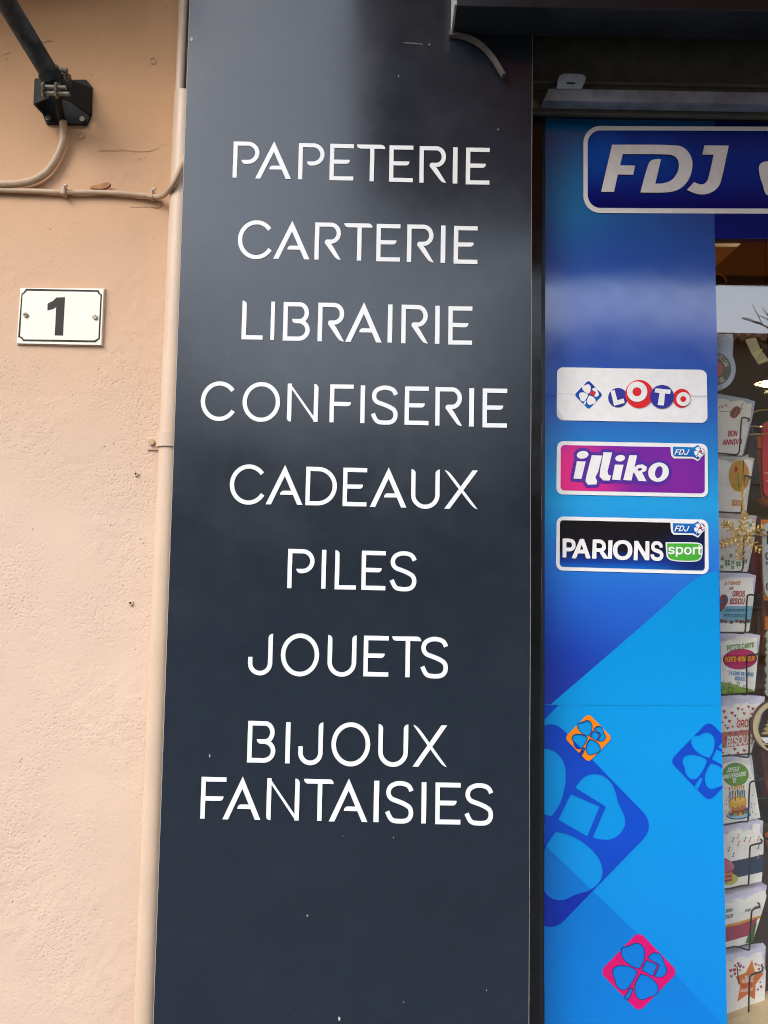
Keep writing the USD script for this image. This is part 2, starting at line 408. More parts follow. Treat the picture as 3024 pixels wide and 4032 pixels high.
glass_mat = M('shop_glass', {'lw': ('layer_weight', {}), 'pw': ('math', {'math_type': 'power', 'value2': 5.0}), 'f': ('math', {'math_type': 'multiply_add', 'value2': .89, 'value3': .105}),
    't': ('transparent_bsdf', {'color': (.985, .985, .98)}), 'g': ('glossy_bsdf', {'roughness': .004, 'color': (1, 1, 1)}), 'mx': ('mix_closure', {})},
    [('lw.facing', 'pw.value1'), ('pw.value', 'f.value1'), ('f.value', 'mx.fac'), ('t.BSDF', 'mx.closure1'), ('g.BSDF', 'mx.closure2')], surface='mx.closure')
tape_mat = M('clear_tape', {'t': ('transparent_bsdf', {'color': (.93, .90, .72)}), 'p': ('principled_bsdf', {'base_color': (.55, .50, .32), 'roughness': .2}), 'mx': ('mix_closure', {'fac': .30})},
             [('t.BSDF', 'mx.closure1'), ('p.BSDF', 'mx.closure2')], surface='mx.closure')
clear_vinyl = M('pale_sticker', {'t': ('transparent_bsdf', {'color': (.95, .95, .95)}), 'p': ('principled_bsdf', {'base_color': (.40, .46, .56), 'roughness': .4}), 'mx': ('mix_closure', {'fac': .70})},
                [('t.BSDF', 'mx.closure1'), ('p.BSDF', 'mx.closure2')], surface='mx.closure')

FILM_Y = 0.030
def film_material(name, stops, lo, hi, glow=None, spec=.7, rough=.14):
    """Printed vertical gradient on satin vinyl. stops: (photo row of 1659 wide, sRGB) on the film plane."""
    zs = [(at(2480, y * 3024 / 1659, FILM_Y)[1], srgb(*c)) for y, c in stops]
    z0, z1 = min(z for z, _ in zs), max(z for z, _ in zs)
    nodes = {'g': ('geometry', {}), 's': ('separate_xyz', {}), 'm': ('map_range', {'from_min': z0, 'from_max': z1, 'clamp': True}),
             'r': ('rgb_ramp', {'ramp': [((z - z0) / (z1 - z0), c) for z, c in zs]}),
             'n': ('noise_texture', {'scale': 26.0, 'detail': 5.0}), 'q': ('map_range', {'from_min': .3, 'from_max': .7, 'to_min': rough - .02, 'to_max': rough + .02}),
             'w': ('noise_texture', {'scale': 7.0, 'detail': 1.0}), 'b': ('bump', {'strength': .25, 'distance': .0025}),
             'p': ('principled_bsdf', {'specular_ior_level': spec})}
    links = [('g.position', 's.vector'), ('s.z', 'm.value'), ('m.result', 'r.fac'), ('g.position', 'n.vector'), ('n.fac', 'q.value'), ('q.result', 'p.roughness'),
             ('g.position', 'w.vector'), ('w.fac', 'b.height'), ('b.normal', 'p.normal')]
    last = 'r.color'
    for i, (cx, cyy, rad, col, k) in enumerate(glow or []):      # printed soft spots of lighter ink
        X, Z = at(cx * 3024 / 1659, cyy * 3024 / 1659, FILM_Y)
        nodes[f'd{i}'] = ('vector_math', {'math_type': 'distance', 'vector2': (X, FILM_Y, Z)})
        nodes[f'f{i}'] = ('map_range', {'range_type': 'smoothstep', 'from_min': 0.0, 'from_max': rad, 'to_min': k, 'to_max': 0.0, 'clamp': True})
        nodes[f'x{i}'] = ('mix_color', {'b': srgb(*col)})
        links += [('g.position', f'd{i}.vector1'), (f'd{i}.value', f'f{i}.value'), (f'f{i}.result', f'x{i}.fac'), (last, f'x{i}.a')]
        last = f'x{i}.result'
    links.append((last, 'p.base_color'))
    return M(name, nodes, links)
film_mat = film_material('blue_film', [(240, (10, 88, 140)), (430, (14, 100, 175)), (560, (22, 84, 172)), (760, (30, 72, 165)), (900, (38, 100, 185)), (1090, (28, 160, 222)), (1180, (36, 128, 212)), (1290, (32, 100, 200)), (1470, (22, 66, 172)), (1540, (18, 58, 165))], 0, 0,
                         [(1215, 420, .16, (10, 130, 190), .8), (1530, 400, .16, (16, 40, 140), .6), (1190, 1480, .20, (16, 40, 150), .7)], 1.15, .12)
header_mat = film_material('navy_film', [(240, (2, 24, 100)), (520, (2, 30, 118))], 0, 0, None, .35)
box_blue = film_material('logo_field', [(280, (10, 40, 130)), (330, (8, 60, 165)), (380, (8, 50, 155)), (445, (4, 14, 104))], 0, 0, [(1305, 330, .09, (10, 90, 190), .9), (1420, 345, .09, (10, 80, 185), .7)], .35)
cyan_mat = film_material('cyan_film', [(1230, (0, 141, 208)), (1600, (0, 147, 217)), (2212, (0, 128, 208))], 0, 0)
sky_band = film_material('mid_blue_film', [(1900, (0, 112, 194)), (2212, (0, 119, 203))], 0, 0)
deep_blue = film_material('deep_blue_film', [(1540, (12, 64, 180)), (1800, (6, 72, 190)), (2010, (10, 52, 168))], 0, 0)
purple_mat = film_material('magenta_violet', [(960, (120, 40, 160)), (1070, (110, 36, 150))], 0, 0, [(1215, 1030, .13, (240, 50, 130), 1.0), (1250, 1055, .14, (225, 45, 135), .7), (1460, 1040, .1, (150, 40, 155), .4)])
night_mat = film_material('black_to_blue', [(1110, (10, 8, 10)), (1190, (14, 12, 20)), (1215, (20, 60, 150)), (1232, (14, 110, 200))], 0, 0, [(1500, 1225, .10, (14, 30, 90), .9)])
logo_mini = film_material('small_logo_field', [(960, (20, 130, 200)), (1000, (16, 60, 160)), (1110, (20, 130, 200)), (1160, (16, 60, 160))], 0, 0)

# ------------------------------------------------------------------ planes
WALL_Y, PAN_Y, GLASS_Y = 0.0, -0.060, 0.036
def X_(px, py, Y): return at(px, py, Y)[0]
def Z_(px, py, Y): return at(px, py, Y)[1]

# ------------------------------------------------------------------ ground and street behind the viewer
def flat(x0, x1, y0, y1, z):
    return trimesh.Trimesh([(x0, y0, z), (x1, y0, z), (x1, y1, z), (x0, y1, z)], [(0, 1, 2), (0, 2, 3)], process=False)
obj('ground', flat(-120, 120, -160, 60, -.16), asphalt, kind='structure')
obj('pavement', rbox(-40, 40, -3.2, .02, -.158, 0.0, .01), paving, kind='structure')
obj('road', flat(-60, 60, -10.2, -3.2, -.150), asphalt, kind='structure')
obj('pavement', rbox(-40, 40, -13.4, -10.2, -.158, 0.0, .01), paving, kind='structure')

# houses across the street (seen only mirrored in the glass)
def far_house(x0, x1, y, h, label):
    t = thing('house', label, 'house', ((x0 + x1) / 2, y, 0), group=None)
    part(t, 'wall', rbox(x0, x1, y - 7, y, 0, h), house_mat)
    ov = .35
    rp = np.array([(x0 - .2, y + ov, h), (x1 + .2, y + ov, h), (x0 - .2, y - 3.5, h + 1.15), (x1 + .2, y - 3.5, h + 1.15), (x0 - .2, y - 7 - ov, h), (x1 + .2, y - 7 - ov, h)])
    r = part(t, 'roof', trimesh.convex.convex_hull(rp), tile_mat)
    # rows of barrel tiles on the eave
    n = int((x1 - x0) / .22)
    part(r, 'eave_tile', cat(*[tube([(x0 + .11 + i * .22, y + ov + .06, h + .02), (x0 + .11 + i * .22, y - 3.4, h + 1.20)], .09, 6) for i in range(n)]), tile_mat, kind='stuff')
    k = 0
    for zz in (1.0, 3.7):
        if zz + 1.6 > h: continue
        xx = x0 + 1.2
        while xx + 1.1 < x1 - .6:
            w = part(t, 'window', rbox(xx, xx + 1.0, y + .002, y + .06, zz, zz + 1.4, .01), bark)
            part(w, 'pane', rbox(xx + .07, xx + .93, y + .061, y + .066, zz + .07, zz + 1.33), shade_glass)
            xx += 2.6
for a in ((-34, -20, -15.2, 5.6, 'low house with tiled roof at the far left across the street'), (-19.6, -6.4, -15.2, 6.0, 'house with tiled roof left of the low cottage across the street'),
          (-6.0, 3.0, -15.2, 3.2, 'low cottage with tiled roof straight across from the sign board'), (3.4, 30, -15.2, 6.85, 'wide brown house with tiled roof straight across from the shop window')):
    far_house(*a)

def bare_tree(x, y, h, seed, label):
    r = random.Random(seed)
    t = thing('bare_tree', label, 'tree', (x, y, 0))
    part(t, 'trunk', tube([(x, y, -.05), (x + .05, y, h * .2), (x - .05, y + .05, h * .42)], .20, 10, 1, .7), bark, True)
    segs = []
    def grow(p, d, L, rad, lev):
        d = d / np.linalg.norm(d)
        q = p + d * L * .5 + np.array([r.uniform(-.1, .1) * L, r.uniform(-.1, .1) * L, 0])
        e = p + d * L
        segs.append(tube([p, q, e], rad, 6 if lev < 2 else 4, 1 if lev < 2 else 0, .6))
        if lev < 4:
            for _ in range(3 if lev < 3 else 4):
                dd = d + np.array([r.uniform(-.8, .8), r.uniform(-.8, .8), r.uniform(-.15, .6)])
                grow(p + d * L * r.uniform(.6, 1), dd, L * r.uniform(.55, .75), rad * .58, lev + 1)
    for k in range(4):
        a = k * 1.6 + r.uniform(0, 1)
        grow(np.array([x - .05, y + .05, h * r.uniform(.34, .42)]), np.array([math.cos(a), math.sin(a), r.uniform(.7, 1.5)]), h * .24, .10, 0)
    part(t, 'crown', cat(*segs), bark)
bare_tree(9.9, -11.6, 8.6, 3, 'bare tree on the far pavement nearest the shop axis')
bare_tree(14.5, -11.8, 8.0, 5, 'bare tree further along the far pavement')
bare_tree(-9.5, -11.8, 8.3, 9, 'bare tree on the far pavement to the left')

# ------------------------------------------------------------------ facade
PANEL_L0, PANEL_L1 = at(746, 0, PAN_Y), at(602, 4032, PAN_Y)
XL = (PANEL_L0[0] + PANEL_L1[0]) / 2                       # left edge of the sign board
XR = X_(2092, 1500, PAN_Y)                                # right edge
FAS_Z = Z_(2300, 148, PAN_Y)                              # underside of the shop fascia
X_FAS = X_(1775, 100, PAN_Y)                              # left end of the fascia
X_WIN0 = XR - .012
X_WIN1 = 2.3

def relief_wall(x0, x1, z0, z1, step):
    """Front skin of the render with real low relief, closed behind by a block."""
    nx, nz = int((x1 - x0) / step) + 1, int((z1 - z0) / step) + 1
    xs, zs = np.linspace(x0, x1, nx), np.linspace(z0, z1, nz)
    Xg, Zg = np.meshgrid(xs, zs)
    P = np.stack([Xg, Zg, np.zeros_like(Xg)], -1)
    low = (meshkit.fbm(P * 7.0, 3, 2) - .5) * .004
    mask = np.clip((meshkit.fbm(P * 6.0, 3, 8) - .44) * 6, .15, 1)
    mid = (meshkit.fbm(P * np.array([85., 70., 1.]), 2, 5) - .5) * .0014 * mask
    edge = np.minimum.reduce([np.minimum(Xg - x0, x1 - Xg), np.minimum(Zg - z0, z1 - Zg)]) > step / 2
    Yg = WALL_Y - np.where(edge, low + mid, 0)
    V = np.stack([Xg, Yg, Zg], -1).reshape(-1, 3)
    i = np.arange(nx * nz).reshape(nz, nx)
    a, b, c_, d = i[:-1, :-1].ravel(), i[:-1, 1:].ravel(), i[1:, 1:].ravel(), i[1:, :-1].ravel()
    return trimesh.Trimesh(V, np.vstack([np.stack([a, b, c_], 1), np.stack([a, c_, d], 1)]), process=False)

wall = thing('render_wall', 'peach roughcast wall left of the dark sign board', 'wall', (-2, 0, 0))
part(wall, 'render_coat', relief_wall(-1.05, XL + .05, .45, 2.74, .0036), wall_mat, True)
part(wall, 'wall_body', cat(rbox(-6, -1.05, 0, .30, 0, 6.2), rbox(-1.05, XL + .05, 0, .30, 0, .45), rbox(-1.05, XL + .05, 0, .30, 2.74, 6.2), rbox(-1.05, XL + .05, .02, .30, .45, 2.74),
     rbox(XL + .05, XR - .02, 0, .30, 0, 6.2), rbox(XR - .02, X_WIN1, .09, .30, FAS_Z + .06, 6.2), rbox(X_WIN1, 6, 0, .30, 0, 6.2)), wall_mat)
c0 = crop(0, 0, 1659 / 760)
cA = crop(400, 1600, 983 / 400)
def plug(px, py, r=.0042):
    x, z = at(px, py, WALL_Y)
    h = trimesh.creation.annulus(r * .5, r, .003); h.apply_transform(trimesh.transformations.rotation_matrix(math.pi / 2, (1, 0, 0))); h.apply_translation((x, -.003, z))
    p = part(wall, 'wall_plug', h, pipe_mat)
    k = trimesh.creation.cylinder(r * .5, .002, 12); k.apply_transform(trimesh.transformations.rotation_matrix(math.pi / 2, (1, 0, 0))); k.apply_translation((x, -.0022, z))
    part(p, 'hole', k, black_print)
for q in ((337, 655), (285, 1902)):
    plug(*cA(*q))
# round repair marks and hairline cracks in the paint
def ring(px, py, r):
    x, z = at(px, py, WALL_Y)
    tor = trimesh.creation.torus(r, .0006, 28, 6); tor.apply_transform(trimesh.transformations.rotation_matrix(math.pi / 2, (1, 0, 0))); tor.apply_translation((x, -.0012, z))
    part(wall, 'filled_hole', tor, cable_mat)
ring(*c0(1315, 525), .0062); ring(*c0(697, 1162), .0068)
def crack(pts, r=.0004):
    w = []
    for p in pts:
        x, z = at(*c0(*p), WALL_Y); w.append((x + random.uniform(-.001, .001), -.0009, z + random.uniform(-.0022, .0022)))
    part(wall, 'crack', tube(w, r, 5, 2), plain_crack)
plain_crack = plain('crack_line', (.36, .21, .11), .8)  # dark line colour of the cracks
crack([(850, 1285), (950, 1288), (1050, 1285), (1150, 1302), (1260, 1305), (1340, 1285), (1400, 1250), (1440, 1240), (1490, 1252)])
crack([(1095, 1700), (1180, 1712), (1260, 1708), (1330, 1725), (1395, 1740)], .0008)
crack([(1120, 1785), (1200, 1780), (1290, 1770), (1380, 1790), (1395, 1740)], .0007)
crack([(20, 480), (60, 462), (90, 452)], .0008)
crack([(370, 370), (420, 356), (450, 358)], .0006)

# added eaves out of view, shaping shade on wall and board: boards on fascia
def eave(label, xa, xb, EZ, ED, n):
    ev = thing('shading_eave', label, 'eave', ((xa + xb) / 2, -ED / 2, EZ))
    for k in range(n):
        part(ev, 'soffit_board', rbox(xa, xb, -ED + k * ED / n + .002, -ED + (k + 1) * ED / n - .002, EZ, EZ + .022, .002), eave_mat)
    part(ev, 'gutter_board', rbox(xa, xb, -ED - .024, -ED, EZ - .012, EZ + .13, .003), eave_mat)
    part(ev, 'roof_slope', trimesh.convex.convex_hull(np.array([(x, y, z) for x in (xa, xb) for y, z in ((-ED, EZ + .03), (-ED, EZ + .14), (-.002, EZ + .03), (-.002, EZ + .30))])), tile_mat)
eave('low brown boarded eave added out of view to shade the peach wall', -6, XL - .10, 2.84, .31, 3)
eave('higher brown boarded eave added out of view to dim the dark sign board', XL - .025, X_FAS - .10, 3.30, .70, 5)

# awning over the shop window
aw = thing('awning', 'brown fabric awning stretched out over the shop window', 'awning', (1.2, -.6, 2.7))
AX0, AX1, AE, AZ0, AZ1 = -.10, 3.2, 1.22, 3.06, 2.71
def strip(x0, x1, z_drop, n=1):
    return trimesh.Trimesh([(x0, -.16, AZ0), (x1, -.16, AZ0), (x1, -AE, AZ1), (x0, -AE, AZ1), (x0, -.16, AZ0 + .003), (x1, -.16, AZ0 + .003), (x1, -AE, AZ1 + .003), (x0, -AE, AZ1 + .003)],
                           [(0, 2, 1), (0, 3, 2), (4, 5, 6), (4, 6, 7), (0, 1, 5), (0, 5, 4), (1, 2, 6), (1, 6, 5), (2, 3, 7), (2, 7, 6), (3, 0, 4), (3, 4, 7)], process=False)
part(aw, 'canopy', strip(AX0, AX1, 0), fabric)
part(aw, 'front_bar', tube([(AX0, -AE - .015, AZ1), (AX1, -AE - .015, AZ1)], .022, 12), blackmetal, 30)
part(aw, 'valance', rbox(AX0, AX1, -AE - .006, -AE - .003, AZ1 - .03, AZ1 - .002), fabric)
for xx in (AX0 + .12, AX1 - .12):
    part(aw, 'folding_arm', cat(rbox(xx - .02, xx + .02, -AE, -.34, 2.735, 2.775, .006)), blackmetal)

# ------------------------------------------------------------------ downpipe
def px_line(pa, pb, Y): a, b = at(*pa, Y), at(*pb, Y); return (a[0] + b[0]) / 2
pl = np.mean([X_(687, 690, -.02), X_(636, 1640, -.02), X_(599, 2480, -.02), X_(573.6, 3000, -.02), X_(530, 4032, -.02)])
PR = .021
zj = Z_(720, 366, -.03)
dp = thing('downpipe', 'peach painted vertical pipe between rough wall and dark board', 'pipe', (pl + PR, -.023, 1.5))
part(dp, 'pipe', tube([(pl + PR - .002, -.024, .2), (pl + PR - .002, -.024, 1.2), (pl + PR, -.024, zj)], PR, 28), pipe_mat, 30)
ux = X_(*c0(1566, 300), -.024)
part(dp, 'upper_pipe', tube([(ux, -.024, zj - .02), (ux, -.024, 3.29)], .0085, 24), pipe_mat, 30)
bx, bz = at(*cA(570, 330), -.045)
pcx = pl + PR - .002
hoop = Point(0, 0).buffer(PR + .0035, 32).difference(Point(0, 0).buffer(PR + .0004, 32)).intersection(sbox(-1, -1, 1, .024))
strap = trimesh.creation.extrude_polygon(hoop, .026, engine='earcut'); strap.apply_translation((pcx, -.024, bz - .010))
tabx0, tabz0 = at(*cA(437, 402), -.004); tabx1, tabz1 = at(*cA(570, 290), -.004)
part(dp, 'bracket', cat(strap, rbox(tabx0, pcx - PR + .004, -.0045, -.0015, bz - .012, bz + .013, .001)), pipe_mat, 30)
qx, qz = at(*cA(480, 345), -.01)
hx = trimesh.creation.cylinder(.0062, .006, 6); hx.apply_transform(trimesh.transformations.rotation_matrix(math.pi / 2, (1, 0, 0))); hx.apply_translation((qx, -.009, qz))
b_ = part(dp, 'bolt', hx, plain('painted_bolt', (.46, .32, .15), .45, vary=.25, scale=200))

# ------------------------------------------------------------------ house number plate
cN = crop(0, 1050, 1659 / 760)
hn = thing('house_number_plate', 'white enamel house number plate with a black figure on peach wall', 'house number', (at(230, 1245, 0)[0], 0, at(230, 1245, 0)[1]))
plate_g = PX([(178, 186), (893, 190), (872, 675), (146, 660)], -.006, cN)
part(hn, 'backing', slab(plate_g.buffer(.0016, join_style=2), -.0005, .0035), pipe_mat)
dome_m = slab(plate_g, -.004, .0035)
part(hn, 'plate', dome_m, enamel)
out = PX([(225, 190), (848, 203), (862, 232), (876, 240), (858, 620), (820, 650), (200, 640), (180, 612), (156, 606), (185, 235), (208, 215)], -.0075, cN)
inn = PX([(232, 206), (838, 216), (845, 232), (864, 248), (846, 615), (812, 634), (205, 625), (190, 604), (172, 598), (192, 240), (214, 225)], -.0075, cN)
part(hn, 'border', slab(out.difference(inn), -.0075, .0006), black_print)
part(hn, 'numeral', slab(PX([(487, 265), (558, 263), (541, 592), (471, 590), (484, 345), (460, 362), (408, 376), (410, 318), (455, 295)], -.0075, cN), -.0075, .0006), black_print, label='black figure 1')
for q, ang in (((222, 415), 20), ((817, 434), 60)):
    x, z = at(*cN(*q), -.009)
    s = trimesh.creation.cylinder(.0046, .003, 20); s.apply_transform(trimesh.transformations.rotation_matrix(math.pi / 2, (1, 0, 0))); s.apply_translation((x, -.009, z))
    sc = part(hn, 'screw', s, screw_mat, 30)
    sl = rbox(-.0042, .0042, -.0003, .0003, -.0006, .0006); sl.apply_transform(trimesh.transformations.rotation_matrix(math.radians(ang), (0, 1, 0))); sl.apply_translation((x, -.0108, z))
    part(sc, 'slot', sl, enamel if ang == 60 else black_print)

# ------------------------------------------------------------------ wall bracket with pole and cable
PB = lambda x, y, Y: (lambda q: np.array([q[0], Y, q[1]]))(at(*c0(x, y), Y))
br = thing('pole_bracket', 'black box bracket bolted to the wall holding a slanting black pole', 'bracket', PB(560, 880, 0))
part(br, 'base_plate', slab(PX([(420, 690), (745, 690), (792, 745), (785, 985), (745, 1072), (398, 1064), (372, 990), (380, 720)], -.004, c0), -.0005, .0055), blackmetal)
def quadplate(pts, t=.004):
    P = np.array(pts); n = np.cross(P[1] - P[0], P[2] - P[0]); n /= np.linalg.norm(n)
    return trimesh.convex.convex_hull(np.vstack([P, P + n * t]))
part(br, 'cheek', quadplate([PB(380, 700, -.006), PB(392, 990, -.006), PB(306, 900, -.062), PB(315, 682, -.062)]), blackmetal)
part(br, 'cheek', quadplate([PB(790, 755, -.008), PB(778, 990, -.008), PB(640, 890, -.055), PB(612, 690, -.055)]), blackmetal)
part(br, 'front_plate', quadplate([PB(315, 682, -.062), PB(306, 900, -.062), PB(432, 848, -.068), PB(428, 690, -.068)]), blackmetal)
part(br, 'front_plate', quadplate([PB(520, 662, -.066), PB(525, 850, -.066), PB(640, 890, -.055), PB(612, 672, -.055)]), blackmetal)
part(br, 'pole', tube([PB(470, 720, -.085), PB(400, 590, -.10), PB(200, 260, -.15), PB(45, 5, -.19), PB(-160, -330, -.25), PB(-420, -760, -.34)], .0178, 20), pole_mat, 30, label='slanting scuffed black pole')
part(br, 'clamp', tube([PB(415, 615, -.098), PB(452, 690, -.089)], .0205, 20), blackmetal, 30)
for (xa, xb, y, Y) in ((440, 580, 603, -.095), (520, 606, 658, -.085), (360, 568, 752, -.10), (390, 596, 805, -.095)):
    bo = part(br, 'bolt', tube([PB(xa, y - 4, Y), PB(xb, y + 2, Y)], .0042, 12), bolt_mat, 30)
    part(bo, 'nut', cat(*[tube([PB(xx, y - 2, Y), PB(xx + 18, y - 1, Y)], .0088, 6) for xx in ((368, 478) if xa < 400 else (xa + 40,))]), bolt_mat)
for q in ((417, 1017), (709, 1027)):
    x, z = at(*c0(*q), -.008)
    s = trimesh.creation.cylinder(.0056, .005, 6); s.apply_transform(trimesh.transformations.rotation_matrix(math.pi / 2, (1, 0, 0))); s.apply_translation((x, -.008, z))
    part(br, 'fixing_screw', s, bolt_mat)
cb = thing('thick_cable', 'thick peach painted cable looping down from the black bracket', 'cable', PB(550, 1180, 0))
part(cb, 'black_lead', tube([PB(490, 800, -.07), PB(505, 900, -.05), PB(522, 1000, -.022), PB(540, 1050, -.016)], .0068, 12, 1), blackmetal, True)
part(cb, 'painted_lead', tube([PB(541, 1040, -.017), PB(548, 1110, -.014), PB(545, 1215, -.012), PB(500, 1340, -.012), PB(420, 1465, -.012), PB(310, 1545, -.012), PB(160, 1578, -.012), PB(0, 1580, -.012), PB(-200, 1585, -.012)], .0072, 14, 2), cable_mat, True)
tc_ = thing('thin_cable', 'thin painted cable clipped level along the wall below the loop', 'cable', PB(700, 1650, 0))
part(tc_, 'lead', tube([PB(-200, 1628, -.008), PB(0, 1634, -.008), PB(250, 1640, -.008), PB(550, 1654, -.009), PB(900, 1650, -.009), PB(1250, 1678, -.010), PB(1370, 1696, -.016), PB(1425, 1668, -.034), PB(1470, 1610, -.050), PB(1510, 1540, -.053), PB(1560, 1430, -.054), PB(1600, 1330, -.052)], .0049, 12, 2), cable_mat, True)
for q in ((555, 1652), (1308, 1684)):
    p0 = PB(q[0], q[1], -.009)
    cl = part(tc_, 'cable_clip', rbox(p0[0] - .0045, p0[0] + .0045, -.019, -.0005, p0[2] - .0085, p0[2] + .010, .002), cable_mat)
    part(cl, 'nail', tube([p0 + (.001, -.004, .012), p0 + (.010, -.014, .006)], .0026, 8), pipe_mat)
lf = slab(PX([(768, 1622), (790, 1606), (850, 1596), (905, 1578), (940, 1574), (956, 1590), (940, 1610), (905, 1630), (830, 1632)], -.010, c0, 2), -.008, .006)
obj('dry_leaf', lf, leaf_mat, label='curled orange dry leaf lying on the thin cable', category='leaf')
th = thing('thin_conduit', 'two thin painted wires running up beside the top of the dark board', 'wire', PB(1580, 300, 0))
part(th, 'wire', tube([PB(1545, -40, -.012), PB(1552, 300, -.012), PB(1562, 780, -.014)], .0035, 8), pipe_mat, True)
part(th, 'wire', tube([PB(1585, -40, -.014), PB(1580, 300, -.014), PB(1578, 800, -.016)], .0045, 8), cable_mat, True)

# ------------------------------------------------------------------ sign board with lettering
TOPZ = 3.28
sb = thing('sign_board', 'anthracite sign board with eight white shop lines on the pier', 'sign', (XL, PAN_Y, 0))
def XLz(z): return PANEL_L1[0] + (PANEL_L0[0] - PANEL_L1[0]) * (z - PANEL_L1[1]) / (PANEL_L0[1] - PANEL_L1[1])
board = Polygon([(XLz(.35), .35), (XR, .35), (XR, TOPZ), (XLz(TOPZ), TOPZ)])
part(sb, 'board', slab(board.buffer(-.0008), PAN_Y + .004, .004), panel_mat)
part(sb, 'board_edge', slab(board.difference(board.buffer(-.0008)), PAN_Y + .004, .0036), edge_mat)
part(sb, 'pier_case', rbox(XL + .022, XR - .004, PAN_Y + .0045, -.0005 if False else .08, .35, TOPZ), fascia_mat)
k1, k2, k3, k4, k5 = crop(850, 500, 1.3825), crop(850, 1100, 1.3825), crop(750, 1450, 1.27615), crop(850, 2100, 1.3825), crop(750, 2750, 1.27615)
WORDS = [
 ('PAPETERIE', k1, (83, 277), (116, 313), [(91, 239), (214, 415), (447, 593), (618, 752), (764, 922), (942, 1075), (1107, 1256), (1289, 1316), (1360, 1490)]),
 ('CARTERIE', k1, (516, 714), (542, 745), [(117, 313), (312, 515), (536, 685), (695, 853), (872, 1005), (1039, 1188), (1223, 1250), (1294, 1425)]),
 ('LIBRAIRIE', k2, (119, 327), (149, 355), [(139, 261), (296, 323), (364, 515), (553, 703), (703, 906), (934, 962), (1008, 1157), (1192, 1219), (1264, 1396)]),
 ('CONFISERIE', k3, (73, 259), (104, 297), [(49, 232), (259, 453), (484, 644), (698, 821), (852, 878), (908, 1040), (1075, 1198), (1229, 1367), (1399, 1425), (1467, 1591)]),
 ('CADEAUX', k3, (490, 679), (514, 706), [(195, 380), (378, 568), (577, 738), (764, 888), (901, 1088), (1107, 1253), (1275, 1444)]),
 ('PILES', k4, (87, 298), (100, 311), [(388, 539), (573, 602), (646, 767), (791, 926), (948, 1090)]),
 ('JOUETS', k4, (549, 767), (566, 785), [(173, 312), (351, 565), (606, 767), (802, 942), (956, 1118), (1115, 1261)]),
 ('BIJOUX', k5, (115, 321), (135, 342), [(284, 431), (475, 504), (540, 668), (706, 905), (942, 1095), (1116, 1290)]),
 ('FANTAISIES', k5, (396, 603), (428, 634), [(49, 182), (161, 358), (380, 550), (566, 720), (695, 893), (919, 949), (980, 1118), (1159, 1186), (1229, 1358), (1379, 1518)]),
]
for word, k, (ta, ba), (tb, bb), spans in WORDS:
    n = len(spans)
    for i, (ch, (a, b)) in enumerate(zip(word, spans)):
        u = i / (n - 1)
        top, bot = ta + (tb - ta) * u, ba + (bb - ba) * u
        X0, Zb = at(*k(a, bot), PAN_Y); X1, Zt = at(*k(b, top), PAN_Y)
        h = Zt - Zb
        g = affinity.scale(glyph(ch, (X1 - X0) / h), h, h, origin=(0, 0))
        g = affinity.translate(g, X0, Zb)
        part(sb, 'letter', slab(g, PAN_Y - .0002, .0009), white_vinyl)
part(sb, 'painted_gap_shade', rbox(XL - .012, XL + .022, -.030, -.006, zj + .004, 3.2, .001), black_print)  # black strip painting in the shade of the gap beside the board
# paint chips on the board
for px, py, r in ((1210, 3605, .0022), (755, 155, .004), (826, 2975, .003), (1335, 4010, .004), (1915, 3900, .0015), (1590, 3945, .0015), (1350, 3290, .0010), (1550, 3297, .0012), (1962, 510, .0022), (1570, 300, .0016), (1690, 175, .0018)):
    x, z = at(px, py, PAN_Y)
    g = Polygon([(x + r * random.uniform(.4, 1.2) * math.cos(a) * .6, z + r * random.uniform(.4, 1.3) * math.sin(a)) for a in np.linspace(0, 6.0, 8)])
    part(sb, 'paint_chip', slab(g.buffer(0), PAN_Y - .0001, .0005), edge_mat)
x0, z0 = at(1590, 168, PAN_Y); x1, z1 = at(1662, 174, PAN_Y)
part(sb, 'scratch', slab(LineString([(x0, z0), (x1, z1)]).buffer(.0011), PAN_Y - .0001, .0004), plain('scratch', (.10, .105, .12), .6))

# ------------------------------------------------------------------ fascia box over the window
fb = thing('shop_fascia', 'dark fascia box jutting out over the window, pale at its left end', 'fascia', (X_FAS, PAN_Y, FAS_Z))
part(fb, 'soffit', rbox(X_FAS + .004, 3.2, -.13, PAN_Y - .0015, FAS_Z, FAS_Z + .012, .001), fascia_mat)
part(fb, 'front_board', rbox(X_FAS + .004, 3.2, -.142, -.13, FAS_Z - .004, FAS_Z + .60, .001), fascia_mat)
part(fb, 'end_board', rbox(X_FAS, X_FAS + .004, -.142, PAN_Y - .0015, FAS_Z - .002, FAS_Z + .60), edge_mat, label='pale end board')
part(fb, 'top_board', rbox(X_FAS + .004, 3.2, -.13, .09, FAS_Z + .58, FAS_Z + .60), fascia_mat)
FP = lambda x, y, Y: (lambda q: np.array([q[0], Y, q[1]]))(at(*U_(x, y), Y))
cF = crop(700, 0, 1659 / 1500)
